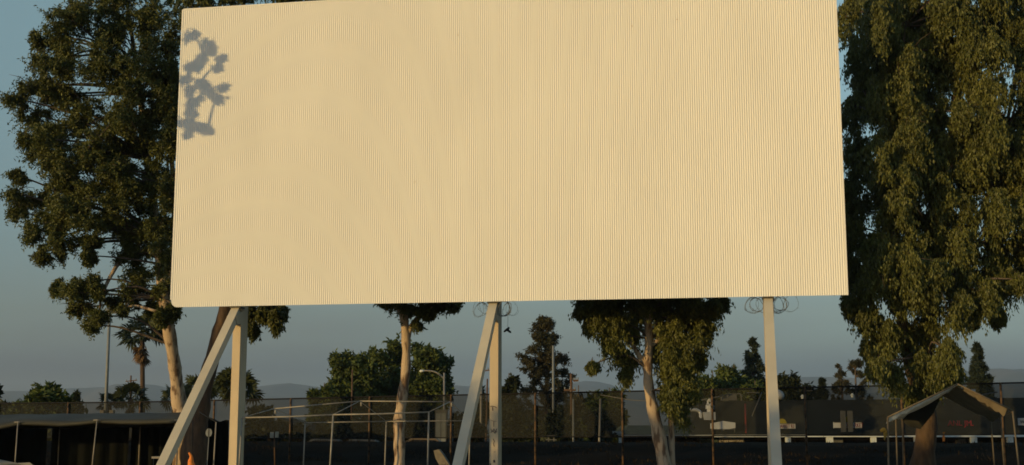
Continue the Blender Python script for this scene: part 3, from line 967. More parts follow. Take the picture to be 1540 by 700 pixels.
def ftop(k):
    return 3.17 + 0.38 * max(-.3, min(1.2, k / 8))


src = None
FP = {}
for k in range(i0, i1 + 1):
    p = Vector((FX, FY, 0)) + FD * (SP * k)
    p.z = gz(p.x, p.y)
    FP[k] = p
for k in range(i0, i1 + 1):
    p = FP[k]
    if src is None:
        src = MB().tube([p + UP * -.1, p + UP * (ftop(k) - p.z + .02)], .042, 8).build('post', M_fpost, fence, smooth=True, loc=p)
    else:
        o = part_copy(src, fence, p)
        o.scale.z = (ftop(k) - p.z) / (ftop(i0) - FP[i0].z)
for k in range(i0, i1):
    a, b = FP[k], FP[k + 1]
    ta, tb = Vector((a.x, a.y, ftop(k))), Vector((b.x, b.y, ftop(k + 1)))
    MB().tube([ta, tb], .032, 6).build('top_rail', M_frail, fence)
    zm = 1.55 + 0.17 * max(0, min(1, k / 8))
    MB().tube([Vector((a.x, a.y, zm)), Vector((b.x, b.y, zm))], .028, 6).build('middle_rail', M_frail, fence)
    off = Vector((-FD.y, FD.x, 0)) * .06
    MB().poly(Vector((a.x, a.y, zm)) + off, Vector((b.x, b.y, zm)) + off, tb + off - UP * .02, ta + off - UP * .02).build('mesh_panel', M_mesh, fence)

# ------------------------------------------------------------------ bare canopy frame (centre)
fr = thing('canopy_frame', 'bare pipe frame of a market canopy standing under the screen', 'canopy frame', at(500, 800, 42) * 1)


def pipe(pts, r=.024, par=None, name='pipe', m=None):
    return MB().tube(pts, r, 6).build(name, m or M_pipe, par, smooth=True)


YF, YR_, YB = 39.4, 42.0, 44.5
ef = [at(364, 628.5, YF + .5), at(501, 624, YF), at(645, 620, YF)]
er = [at(412, 615, YR_ + .2), at(541, 603.5, YR_), at(677, 604.5, YR_)]
eb = [at(459, 636, YB), at(581, 634, YB), at(707, 633, YB)]
for a, b in ((ef[0], ef[1]), (ef[1], ef[2])):
    pipe([a, (a + b) / 2 - UP * .015, b], .024, fr, 'eave_pipe')
for a, b in ((er[0], er[1]), (er[1], er[2])):
    pipe([a, b], .022, fr, 'ridge_pipe')
for a, b in ((eb[0], eb[1]), (eb[1], eb[2])):
    pipe([a, b], .02, fr, 'eave_pipe')
for i in range(3):
    pipe([ef[i], er[i]], .014, fr, 'rafter')
    pipe([er[i], eb[i]], .012, fr, 'rafter')
    pipe([er[i] + Vector((.05, 0, 0)), er[i] + Vector((.05, 0, -.16))], .03, fr, 'ridge_fitting')
for p, (du, m) in zip(ef, ((-.06, M_pipe), (-.09, M_pipe), (-.03, M_pipe))):
    pipe([p, Vector((p.x + du, p.y, 0))], .026, fr, 'leg', m)
for p in eb:
    pipe([p, Vector((p.x - .04, p.y, gz(p.x, p.y)))], .024, fr, 'leg')

# ------------------------------------------------------------------ left long canopy
lc = thing('market_canopy', 'long market canopy with drooping olive tarp roof and dark hanging side tarps at left', 'canopy', at(140, 760, 46))
YE, YRG, YBK = 46.0, 48.2, 50.4
rowE = [(-190, 640), (-100, 637), (-30, 644), (0, 641.5), (27, 635.5), (60, 636), (90, 637.5), (120, 635.5), (146, 632.5), (180, 634), (210, 634.5), (240, 633.5), (268, 632.5), (276, 632)]
ridge_v = {-190: 624, 276: 617.5}
top, mid, eav = [], [], []
for i, (u, v) in enumerate(rowE):
    vr = 623.5 - (u / 276) * 3.0 + (0.8 if i % 2 else -.4)
    e, r_ = at(u, v, YE), at(u + 6, vr, YRG)
    eav.append(e)
    top.append(r_)
    mid.append((e + r_) / 2 + UP * (-.06 + R.uniform(-.04, .03)))
mb = MB()
nn_ = len(rowE)
back = [Vector((p.x, YBK, p.z - .5)) for p in top]
hem = [p + Vector((0, .05, -.10)) for p in eav]
allr = hem + eav + mid + top + back
mb.add(allr, [(j * nn_ + i, j * nn_ + i + 1, (j + 1) * nn_ + i + 1, (j + 1) * nn_ + i) for j in range(4) for i in range(nn_ - 1)])
o = mb.build('tarp_roof', M_tarp, lc, smooth=True)
sol = o.modifiers.new('thickness', 'SOLIDIFY')
sol.thickness = 0.012
for u, v, du in ((-95, 640, -3), (27, 636, -5), (146, 633, -9), (268, 633, -2)):
    p = at(u, v, YE - .04)
    q = at(u + du, 700, YE - .04)
    pipe([p + UP * .05, Vector((q.x, q.y, 0))], .022, lc, 'leg')
    pipe([p + Vector((-.13, -.01, .02)), p + Vector((.13, -.01, .02))], .018, lc, 'leg_fitting')
for u in (-30, 90, 211):
    p = at(u, 640, YBK - .2)
    pipe([p + UP * .0, Vector((p.x, p.y, gz(p.x, p.y)))], .022, lc, 'leg')
# hanging tarps along the back, with folds
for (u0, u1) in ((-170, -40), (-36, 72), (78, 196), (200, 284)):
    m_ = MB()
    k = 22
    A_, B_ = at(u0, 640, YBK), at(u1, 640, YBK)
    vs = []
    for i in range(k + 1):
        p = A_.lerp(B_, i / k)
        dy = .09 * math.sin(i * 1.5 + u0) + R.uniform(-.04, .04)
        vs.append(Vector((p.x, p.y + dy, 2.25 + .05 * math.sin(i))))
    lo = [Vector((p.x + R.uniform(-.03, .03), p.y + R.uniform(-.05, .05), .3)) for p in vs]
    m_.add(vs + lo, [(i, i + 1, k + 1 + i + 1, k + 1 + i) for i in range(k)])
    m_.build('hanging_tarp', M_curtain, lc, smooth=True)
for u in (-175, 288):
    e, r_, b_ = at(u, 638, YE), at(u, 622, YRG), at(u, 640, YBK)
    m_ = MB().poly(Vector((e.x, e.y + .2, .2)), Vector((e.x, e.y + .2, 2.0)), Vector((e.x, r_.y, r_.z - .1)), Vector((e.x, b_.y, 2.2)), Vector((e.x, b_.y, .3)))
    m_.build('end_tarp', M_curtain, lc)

# narrow dark canopy beside it
nc = thing('canopy_frame', 'narrow dark-tarped canopy frame around the leaning trunk, between brace and left post', 'canopy frame', at(312, 760, 44))
a, b, c = at(300, 620, 45), at(325, 635, 43.5), at(290, 633, 43.5)
pipe([a, b], .016, nc, 'rafter', M_frail)
pipe([b, Vector((b.x - .05, b.y, 0))], .022, nc, 'leg', M_pipe)
pipe([c, Vector((c.x, c.y, 0))], .02, nc, 'leg', M_frail)
m_ = MB()
A_, B_ = at(296, 640, 47.6), at(345, 640, 47.6)
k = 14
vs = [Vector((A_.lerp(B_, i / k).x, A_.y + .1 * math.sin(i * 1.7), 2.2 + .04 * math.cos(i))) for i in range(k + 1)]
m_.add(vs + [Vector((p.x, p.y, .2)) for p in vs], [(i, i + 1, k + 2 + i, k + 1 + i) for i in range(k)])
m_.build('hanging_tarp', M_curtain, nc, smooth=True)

# ------------------------------------------------------------------ ragged canopy on the right
rc_ = thing('market_canopy', 'peaked canopy with a ragged tan tarp and bare pipe legs at the right', 'canopy', at(1425, 800, 36))
YN, YZ = 33.0, 41.0
nl, npk, nr = at(1335, 629, YN), at(1440, 579, YN), at(1523, 619, YN)
fl, fpk, frr = at(1357, 627, YZ), at(1416, 594, YZ), at(1490, 631, YZ)


def roof_sheet(e0, p0, e1, p1, name, m, sag, jag, n=12, rows=6):
    vs = []
    for j in range(rows + 1):
        s = j / rows
        for i in range(n + 1):
            t = i / n
            p = e0.lerp(e1, t).lerp(p0.lerp(p1, t), s)
            p = p - UP * (sag * math.sin(math.pi * t) * math.sin(math.pi * s * .9 + .1) + R.uniform(-.02, .02))
            if j == 0:
                p = p - UP * (jag * abs(math.sin(i * 2.3)) + R.uniform(0, jag))
            vs.append(p)
    fs = [(j * (n + 1) + i, j * (n + 1) + i + 1, (j + 1) * (n + 1) + i + 1, (j + 1) * (n + 1) + i) for j in range(rows) for i in range(n)]
    o = MB().add(vs, fs).build(name, m, rc_, smooth=True)
    so = o.modifiers.new('thickness', 'SOLIDIFY')
    so.thickness = .01
    return o


roof_sheet(nl.lerp(fl, .03), npk.lerp(fpk, .01), fl, fpk, 'left_roof_tarp', M_pale_tarp, .10, .06)
roof_sheet(nr.lerp(npk, .10).lerp(frr, .06), npk.lerp(fpk, .06), frr, fpk, 'right_roof_tarp', M_tan_tarp, .22, .05)
# drooping hem along the right near edge and the left near edge
for e, p_, m, dw in ((nr.lerp(npk, .1), npk.lerp(nr, .12), M_tan_tarp, .20), (nl, npk, M_pale_tarp, .13)):
    k = 14
    a1 = [e.lerp(p_, i / k) for i in range(k + 1)]
    b1 = [q + Vector((R.uniform(-.03, .03), .12, -dw * (.5 + .5 * abs(math.sin(i * 1.9 + dw * 30))) * (1.25 - .9 * i / k))) for i, q in enumerate(a1)]
    MB().add(a1 + b1, [(i, i + 1, k + 2 + i, k + 1 + i) for i in range(k)]).build('torn_hem', m, rc_, smooth=True)
MB().poly(fl, fpk, at(1404, 622, YZ), at(1384, 646, YZ), at(1366, 641, YZ), at(1357, 634, YZ)).build('end_valance', M_tarp, rc_)
for a, b in ((nl, npk), (npk, nr), (fl, fpk), (fpk, frr)):
    pipe([a + UP * .02, b + UP * .02], .022, rc_, 'rafter', M_pipeb)
for a, b in ((nl, fl), (nr, frr)):
    pipe([a, b], .02, rc_, 'eave_pipe', M_pipeb)
pipe([npk, fpk], .02, rc_, 'ridge_pipe')
midl, midr = nl.lerp(fl, .5), nr.lerp(frr, .5)
for p, du in ((nl, -.05), (fl, -.05), (nr, .12), (frr, .05), (midl, -.03), (midr, .03)):
    pipe([p, Vector((p.x + du, p.y, gz(p.x, p.y)))], .024, rc_, 'leg', M_pipeb)

# ------------------------------------------------------------------ market building beyond the bank
bd = thing('market_building', 'long low building with dark sloping roof and white eave line behind the fence', 'building', at(1250, 700, 84))
YW = 80.0


def bx(u0, v0, u1, v1, Y, d):
    """solid box whose front fills the given rectangle of the view at distance Y"""
    a, b = at(u0, v1, Y), at(u1, v0, Y)
    return MB().prism([Vector((a.x, Y, a.z)), Vector((b.x, Y, a.z)), Vector((b.x, Y, b.z)), Vector((a.x, Y, b.z))],
                      [Vector((a.x, Y + d, a.z)), Vector((b.x, Y + d, a.z)), Vector((b.x, Y + d, b.z)), Vector((a.x, Y + d, b.z))])


e0, e1 = at(938, 653.5, YW), at(1660, 653.5, YW)
ro0, ro1 = at(1052, 604, YW + 2.8), at(1660, 597, YW + 2.8)
r1 = at(1040, 653.5, YW)
MB().prism([Vector((r1.x, YW, r1.z)), Vector((e1.x, YW, r1.z)), Vector((ro1.x, YW + 2.8, ro1.z)), Vector((ro0.x, YW + 2.8, ro0.z))],
           [Vector((r1.x, YW + 14, r1.z)), Vector((e1.x, YW + 14, r1.z)), Vector((ro1.x, YW + 12, ro1.z)), Vector((ro0.x, YW + 12, ro0.z))]).build('roof', M_roofd, bd)
g0, g1 = at(945, 640, YW + 2), at(1040, 640, YW + 2)
MB().prism([Vector((e0.x, YW, e0.z)), Vector((r1.x - .01, YW, e0.z)), Vector((r1.x - .01, YW + 2, g1.z)), Vector((g0.x, YW + 2, g0.z))],
           [Vector((e0.x, YW + 12, e0.z)), Vector((r1.x - .01, YW + 12, e0.z)), Vector((r1.x - .01, YW + 10, g1.z)), Vector((g0.x, YW + 10, g0.z))]).build('low_roof', M_roofg, bd)
for k in range(7):
    u0 = 930 + k * 103
    bx(u0, 654.2, u0 + 102, 657.6, YW - .2, .16).build('fascia', M_gutter, bd)
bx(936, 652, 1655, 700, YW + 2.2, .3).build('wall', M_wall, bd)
bx(924, 649, 936, 654, YW - .3, 2.4).build('eave_corner', M_gutter, bd)
for u, w_ in ((934, 5), (1186, 6), (1249, 8), (1315, 6), (1466, 7), (1521, 6), (1380, 6), (1590, 6)):
    bx(u - w_ / 2, 657.8, u + w_ / 2, 700, YW - .1, .25).build('pillar', M_gutter, bd)
for (u0, v0, u1, v1, m) in ((1054, 660, 1080, 669, M_roofg), (1082, 659, 1119, 670, M_skin), (1253, 660, 1268, 668, M_grey), (1442, 660, 1452, 667, M_grey), (1458, 661, 1470, 668, M_grey)):
    bx(u0, v0, u1, v1 + 14, YW + 1.2, .5).build('counter', m, bd)
# roof equipment
m_ = bx(1059, 620, 1076, 632, YW + 1.1, .8)
m_.build('fan_base', M_silver, bd)
c0, c1 = at(1067.5, 620, YW + 1.5), at(1067.5, 600, YW + 1.5)
MB().tube([c0, c0.lerp(c1, .2), c0.lerp(c1, .22), c0.lerp(c1, .5), c0.lerp(c1, .55), c0.lerp(c1, .7), c1], [px(v, 81) for v in (4.5, 4.5, 6.5, 6.5, 5, 4.5, 5)], 12).build('exhaust_stack', M_silver, bd, smooth=False)
pp, rr = spline([at(1036, 617, YW + 1.6), at(1047, 617, YW + 1.6), at(1053, 621, YW + 1.6), at(1054, 632, YW + 1.4)], [px(2.6, 81)] * 4, 5)
MB().tube(pp, rr, 10).build('duct_elbow', M_silver, bd, smooth=True)
bx(1096, 592, 1108, 602.5, YW + 3.0, .9).build('cooling_unit', M_grey, bd)
bx(1086, 597, 1096, 603, YW + 3.0, .6).build('cooling_unit', M_grey, bd)
pp, rr = spline([at(1109, 592.5, YW + 3), at(1113, 592.5, YW + 3), at(1115, 596, YW + 3), at(1115, 604, YW + 3)], [px(1.2, 83)] * 4, 4)
MB().tube(pp, rr, 6).build('duct_elbow', M_grey, bd, smooth=True)
pipe([at(1045, 604, YW + 2.4), at(1076, 598, YW + 2.6), at(1098, 593, YW + 2.9)], .05, bd, 'roof_pipe', M_grey)
pipe([at(1146, 590, YW + 1.6), at(1131, 626, YW + .9)], .035, bd, 'roof_antenna', M_grey)  # leaning antenna, drawn as one plain pipe
pipe([at(1121, 608, YW + 2), at(1122, 652, YW + .1)], .06, bd, 'red_pipe', M_red)
c = at(1171, 595, YW + 3.4)
rd = px(8.5, 83.4)
MB().tube([c + UP * (rd * z) for z in (-.7, -.4, 0, .4, .75, 1.0)], [rd * r for r in (.8, .95, 1, .88, .6, .08)], 14).build('turbine_vent', M_silver, bd, smooth=True)
bx(1125, 590, 1142, 591.5, YW + 3.2, .4).build('roof_tray', M_grey, bd)
bx(1210, 588, 1211, 600, YW + 3.2, .06).build('roof_frame', M_grey, bd)
bx(1211, 587.5, 1222, 588.5, YW + 3.2, .06).build('roof_frame', M_grey, bd)
for u, v in ((1207, 600), (1282, 598)):
    c = at(u, v, YW + 3.3)
    MB().tube([c, c + UP * .1, c + UP * .12, c + UP * .26], [.09, .09, .14, .05], 8).build('vent_cap', M_gutter, bd)
c = at(1438, 598, YW + 3.3)
pipe([at(1464, 596, YW + 3.3), at(1464, 586, YW + 3.3)], .13, bd, 'vent_pipe', M_silver)
pipe([at(1477, 594, YW + 3.2), at(1500, 590, YW + 3.2)], .05, bd, 'roof_pipe', M_grey)
for u in (1268.5, 1279):
    bx(u - 3, 618, u + 3, 650, YW - .5, .12).build('upright_board', M_grey, bd)


def text_mesh(s, h, origin, m, parent, name, depth=.02, sx=1.0):
    cu = bpy.data.curves.new('t', 'FONT')
    cu.body = s
    cu.size = h * 1.38
    cu.extrude = depth / 2
    tmp = bpy.data.objects.new('t', cu)
    COL.objects.link(tmp)
    dg = bpy.context.evaluated_depsgraph_get()
    dg.update()
    me = bpy.data.meshes.new_from_object(tmp.evaluated_get(dg))
    bpy.data.objects.remove(tmp)
    base = Vector(parent['_base'])
    for v in me.vertices:
        x, y, z = v.co
        v.co = (x * sx + origin.x - base.x, origin.y - z - base.y, y + origin.z - base.z)
    me.materials.clear()
    me.materials.append(m)
    o = bpy.data.objects.new(name, me)
    COL.objects.link(o)
    o.parent = parent
    return o


def sun_sign(label, u0, v0, u1, v1, us, vs_, rs, txt, u_txt):
    Y = YW - .35
    c = at((u0 + u1) / 2, (v0 + v1) / 2, Y)
    t = thing('market_sign', label, 'sign', c, 'signs with a yellow sun on the dark roof')
    bx(u0, v0, u1, v1, Y, .12).build('board', M_white, t)
    a = at(us, vs_, Y + .02)
    r = px(rs, Y)
    k = 14
    arc = [a + Vector((math.cos(math.pi * i / k) * r, 0, math.sin(math.pi * i / k) * r)) for i in range(k + 1)]
    MB().prism(arc, [p + Vector((0, .08, 0)) for p in arc]).build('sun_disc', M_yellow, t)
    o_ = at(u_txt, v1 - 1.6, Y)
    text_mesh(txt, px(v1 - v0 - 3.0, Y), Vector((o_.x, Y - .012, o_.z)), M_red, t, 'lettering', .02, .62)
    for (x0, y0, x1, y1) in ((u0, v0, u1, v0 + .9), (u0, v1 - .9, u1, v1)):
        bx(x0, y0, x1, y1, Y - .03, .03).build('red_border' if 0 else 'border', M_grey, t)


sun_sign('white sign with red letters under a yellow half sun, beside the right screen post', 1156, 637, 1196, 645.5, 1176, 637, 7, 'CSO MARKET R3', 1159)
sun_sign('white sign with yellow half sun partly hidden by two grey roof boards', 1254, 635, 1296, 644.5, 1275, 635, 8, 'CSO MARKET', 1264)
# red letters
c = at(1448, 640, YW - .3)
t = thing('letter_sign', 'row of red letters on the dark roof, seen under the ragged canopy', 'sign', c)
o_ = at(1425.5, 640.5, YW - .3)
text_mesh('ANL JM.', px(8.0, YW), Vector((o_.x, YW - .3, o_.z)), M_redglow, t, 'lettering', .05, 1.0)
bx(1424, 640.8, 1472, 641.6, YW - .28, .06).build('rail', M_frail, t)
c = at(1538, 635, YW - .3)
t = thing('market_sign', 'small white sign with dark letters on the roof at the right edge', 'sign', c)
bx(1532, 629, 1556, 640, YW - .3, .1).build('board', M_white, t)
o_ = at(1534, 637, YW - .3)
text_mesh('WA', px(4.5, YW), Vector((o_.x, YW - .315, o_.z)), M_black, t, 'lettering', .02, 1.0)
# pale peaked board
Y = YW - .4
c = at(1087, 640, Y)
t = thing('roof_sign', 'blank pale five-cornered board with low peak above the white eave line', 'sign', c)
sh_ = [at(u, v, Y) for u, v in ((1069, 645), (1069, 637), (1088, 633.5), (1106, 636), (1106, 644), (1088, 647))]
MB().prism(sh_, [p + Vector((0, .2, 0)) for p in sh_]).build('board', M_white, t)
for u in (1070, 1105):
    pipe([at(u, 644, Y + .1), at(u, 651, Y + .1)], .03, t, 'bracket', M_grey)
bx(1069, 645.5, 1106, 646.5, Y - .02, .02).build('lower_trim', M_grey, t)

# orange strip hanging at the eave
t = thing('orange_banner', 'narrow orange strip hanging from the white eave beside the thick trunk', 'banner', at(1419.5, 658, 79))
m_ = MB()
k = 8
L_ = [at(1417.8 + .3 * math.sin(i), 650 + i * 2, 79) for i in range(k)]
R_ = [at(1421 + .3 * math.cos(i * 1.3), 650 + i * 2, 79.05) for i in range(k)]
m_.add(L_ + R_, [(i, i + 1, k + i + 1, k + i) for i in range(k - 1)])
o = m_.build('strip', M_orange, t)
so = o.modifiers.new('thickness', 'SOLIDIFY')
so.thickness = .02

# yellow tag-like cloth on the left canopy leg at right
t = thing('yellow_cloth', 'crumpled yellow cloth tied to the left leg of the ragged canopy', 'cloth', at(1327, 652, 33))
pp, rr = spline([at(1324, 649, 33), at(1329, 647, 33), at(1332, 652, 33), at(1330, 662, 33)], [px(2, 33), px(3.6, 33), px(3.2, 33), px(.8, 33)], 4)
MB().tube(pp, rr, 7, .6).build('cloth', M_ycloth, t)

# ------------------------------------------------------------------ house, cabinets and clutter behind the fence on the left
hs = thing('gabled_house', 'dark low house with a pale roof edge behind the fence, right of the left post', 'house', at(430, 670, 78))
pk, a0_, a1_ = at(424, 634, 78), at(395, 645, 78), at(470, 650, 78)
q = [Vector((a0_.x, 78, -1)), Vector((a1_.x, 78, -1)), Vector((a1_.x, 78, a1_.z)), Vector((pk.x, 78, pk.z)), Vector((a0_.x, 78, a0_.z))]
MB().prism(q, [p + Vector((0, 7, 0)) for p in q]).build('wall', M_wall, hs)
for a, b in ((a0_, pk), (pk, a1_)):
    d = (b - a).normalized()
    nn = Vector((-d.z, 0, d.x)) * .12
    lo = [a - d * .25 + nn * .2, b + d * .05 + nn * .2, b + d * .05 + nn * 1.2, a - d * .25 + nn * 1.2]
    MB().prism([p + Vector((0, -.5, 0)) for p in lo], [p + Vector((0, 7.4, 0)) for p in lo]).build('roof', M_roofd, hs)
MB().beam(at(440, 638.6, 77.4), at(459, 645, 77.4), .16, .06, UP).build('roof_edge', M_skin, hs)
bx(441, 637.6, 468, 639.4, 77.5, .1).build('roof_edge', M_skin, hs)
bx(430, 658, 436, 668, 77.9, .1).build('window', M_glass, hs)
for lab, (u0, v0, u1, v1, Y, m) in (('tall grey utility cabinet behind the fence under the street lamp', (654, 617, 672, 661, 74, M_grey)),
                                    ('lower grey utility cabinet with pale top right of the taller cabinet', (673, 639, 680, 662, 74.5, M_grey))):
    t = thing('utility_cabinet', lab, 'cabinet', at((u0 + u1) / 2, v1, Y), 'utility cabinets behind the fence')
    bx(u0, v0 + 1, u1, v1 + 12, Y, 1.2).build('body', m, t)
    bx(u0 - .8, v0 - .6, u1 + .8, v0 + .9, Y - .06, 1.32).build('lid', M_gutter if v0 > 630 else M_grey, t)
    bx(u0 + 1.5, v0 + 5, (u0 + u1) / 2 - .3, v1 + 10, Y - .03, .03).build('door', M_poleg, t)
    bx((u0 + u1) / 2 + .3, v0 + 5, u1 - 1.5, v1 + 10, Y - .03, .03).build('door', M_poleg, t)

# parked cars beyond the bank: only their pale roofs clear the crest


def small_car(label, u, v, Y, m):
    c = at(u, v, Y)
    zt = c.z
    base = Vector((c.x, c.y, zt - 1.45))
    t = thing('parked_car', label, 'car', base, 'cars parked beyond the bank')
    prof = [(-2.1, .35), (2.1, .35), (2.15, .75), (1.3, .92), (.6, 1.42), (-.7, 1.45), (-1.5, .98), (-2.1, .9)]
    MB().prism([base + Vector((x, -.85, z)) for x, z in prof], [base + Vector((x, .85, z)) for x, z in prof]).build('body', m, t)
    wn = [(1.1, .98), (.52, 1.34), (-.62, 1.37), (-1.25, 1.0)]
    MB().prism([base + Vector((x, -.87, z)) for x, z in wn], [base + Vector((x, -.851, z)) for x, z in wn]).build('side_window', M_glass, t)
    for x in (-1.35, 1.35):
        for y in (-.8, .8):
            c_ = base + Vector((x, y, .33))
            MB().tube([c_ - Vector((0, .1, 0)), c_ + Vector((0, .1, 0))], .33, 14).build('wheel', M_tyre, t)


small_car('pale parked car whose roof shows over the bank, under the left of the broadleaf clump', 492, 660.5, 70, M_grey)
small_car('pale parked car over the bank, just left of the slender trunk', 548, 661, 70, M_grey)
small_car('tan parked car over the bank, just right of the slender trunk', 640, 659, 70, M_cartan)

# bench and table-like bits right of the airy tree
t = thing('picnic_table', 'small grey table behind the fence beside the grey pole', 'table', at(829, 668, 72))
bx(823, 655, 835, 657.5, 72, .8).build('tabletop', M_grey, t)
for u in (825, 833):
    bx(u - .9, 657.6, u + .9, 672, 72.2, .1).build('leg', M_grey, t)
bx(821, 661, 837, 662.3, 71.5, .3).build('bench', M_grey, t)

# ------------------------------------------------------------------ poles


def pole(name, label, cat, pts, Y, wpx, m, extra=None, group=None):
    b = at(pts[0][0], pts[0][1], Y)
    zb = gz(b.x, b.y)
    t = thing(name, label, cat, Vector((b.x, b.y, zb)), group)
    P = [Vector((b.x, b.y, zb))] + [at(u, v, Y) for u, v in pts[1:]]
    MB().tube(P, [px(wpx * .55, Y)] + [px(wpx * .45, Y)] * (len(P) - 1), 8).build('pole', m, t, smooth=True)
    if extra:
        extra(t)
    return t


def arms(Y, lst, m, thick=.09):
    def f(t):
        for u0, v0, u1, v1 in lst:
            MB().beam(at(u0, v0, Y), at(u1, v1, Y), thick, thick, UP).build('crossarm', m, t)
            for q in (.08, .5, .92):
                p = at(u0, v0, Y).lerp(at(u1, v1, Y), q)
                MB().tube([p + UP * .05, p + UP * .2], .04, 6).build('insulator', M_poleg, t)
    return f


def flood(t):
    for du in (-4, 5):
        c = at(168 + du, 468, 70)
        MB().box(c, .34, .2, .22, (1, 0, 0), (0, .9, -.43)).build('floodlight', M_poleg, t)
    MB().beam(at(162, 471, 70), at(175, 471, 70), .06, .06, UP).build('bracket', M_poleg, t)
    for u in (153, 167):
        bx(u - 3, 617, u + 3, 622, 69.8, .4).build('base_box', M_concrete, t)


pole('light_pole', 'tall plain light pole left of the screen reaching into the hanging branch', 'light pole', [(158, 640), (165, 470)], 70, 5.0, M_poleg, flood)


def cobra(t):
    pp, rr = spline([at(668, 571, 84), at(664, 566, 84), at(655, 560, 84), at(645, 558, 84), at(637, 558, 84)], [px(1.2, 84)] * 5, 5)
    MB().tube(pp, rr, 6).build('arm', M_pipe, t, smooth=True)
    a, b = at(638, 558, 84), at(631, 558.5, 84)
    MB().tube([a, a.lerp(b, .3), a.lerp(b, .8), b], [px(1.2, 84), px(2, 84), px(1.9, 84), px(.8, 84)], 8).build('lamp_head', M_gutter, t, smooth=True)


pole('street_lamp', 'curved-arm street lamp in front of the dark broadleaf clump', 'street lamp', [(668, 660), (668, 561)], 84, 3.2, M_pipe, cobra)
pole('utility_pole', 'distant utility pole with one crossarm between the light pole and the tall palm', 'utility pole', [(197, 640), (197, 565)], 140, 2.6, M_wood, arms(140, [(189, 574, 206, 572)], M_wood))
pole('utility_pole', 'pale utility pole with crossarm between the middle brace and its post', 'utility pole', [(723, 665), (724, 552)], 95, 4.2, M_pipe, arms(95, [(711, 560, 736, 557)], M_wood))
pole('utility_pole', 'thin leaning wooden pole hugging the left side of the middle post', 'utility pole', [(730, 640), (733, 570)], 90, 2.6, M_wood)
pole('utility_pole', 'short reddish-brown utility pole with two crossarms left of the leafy eucalyptus', 'utility pole', [(860, 670), (859, 562)], 88, 4.2, M_wood,
     arms(88, [(848, 587, 866, 587), (862, 573, 870, 572.5)], M_wood, .13))
pole('metal_pole', 'slender grey pole in front of the thin-crowned brownish tree', 'pole', [(832, 668), (832, 520)], 80, 3.6, M_poleg)
pole('metal_pole', 'grey pole just right of the short brown utility pole', 'pole', [(862, 670), (862, 600)], 72, 2.8, M_poleg)
pole('metal_pole', 'leaning pale pole behind the fence left of the leafy eucalyptus', 'pole', [(899, 668), (903, 600)], 70, 3.4, M_pipe)
pole('metal_pole', 'thin dark pole in front of the left broadleaf tree', 'pole', [(528, 665), (530, 556)], 80, 2.4, M_wood)
t = thing('overhead_wire', 'thin pale cable sagging from the fence top toward the leafy eucalyptus', 'cable', at(900, 595, 68))
MB().tube([at(903, 594, 70), at(925, 598, 69), at(950, 602, 68), at(975, 603.5, 67)], .02, 5).build('cable', M_pipe, t)

# small signs near the left post
Y = 43
t = thing('round_sign', 'small grey oval sign on a thin stake under the narrow dark canopy', 'sign', at(313, 690, Y))
c = at(314, 651, Y)
k = 16
el = [c + Vector((math.cos(6.283 * i / k) * px(4.8, Y), 0, math.sin(6.283 * i / k) * px(6.3, Y))) for i in range(k)]
MB().prism(el, [p + Vector((0, .02, 0)) for p in el]).build('plate', M_poleg, t)
MB().beam(c + Vector((0, -.01, px(6, Y))), c + Vector((0, -.01, -px(6, Y))), .02, .01, (1, 0, 0)).build('seam', M_frail, t)
pipe([c + Vector((0, .04, -.05)), Vector((c.x - .05, c.y + .04, gz(c.x, c.y)))], .014, t, 'stake', M_poleg)
Y = 52
t = thing('small_sign', 'small double-panel pale sign on a dark stake right of the left post', 'sign', at(413, 690, Y))
bx(406, 650, 411.5, 659, Y, .03).build('panel', M_pale_tarp, t)
bx(413.5, 649.5, 419, 658.5, Y, .03).build('panel', M_pale_tarp, t)
pipe([at(412.5, 649, Y + .06), at(413.5, 700, Y + .06)], .03, t, 'stake', M_wood)

# ------------------------------------------------------------------ bits on the ground
Y = 40.5
t = thing('orange_cone', 'bright orange cone with a bent tip standing under the left brace', 'cone', at(287, 720, Y))
pp, rr = spline([at(288, 725, Y), at(288, 705, Y), at(287, 695, Y), at(287.5, 687, Y), at(284, 681, Y)], [px(9, Y), px(6, Y), px(4.5, Y), px(2.4, Y), px(1.2, Y)], 5)
MB().tube(pp, rr, 10, .12).build('cone', M_orange, t, smooth=True)
c = at(288, 726, Y)
MB().box(c, .5, .5, .05).build('base', M_orange, t)
Y = 42
t = thing('folding_table', 'tan-topped folding table in the shade behind the foot of the left brace', 'table', at(238, 720, Y))
bx(228, 687, 250, 690, Y, .7).build('tabletop', M_skin, t)
for u in (230, 248):
    bx(u - .8, 690, u + .8, 728, Y + .1, .05).build('leg', M_poleg, t)
c = at(241, 684.6, Y + .2)
Y = 52
t = thing('stone_slab', 'pale leaning slab on the bank beside the foot of the middle brace', 'slab', at(668, 705, Y))
sl = [at(u, v, Y) for u, v in ((652, 678), (660, 676), (666, 684), (678, 703), (664, 706), (655, 690))]
MB().prism(sl, [p + Vector((.05, .35, 0)) for p in sl]).build('slab', M_concrete, t)

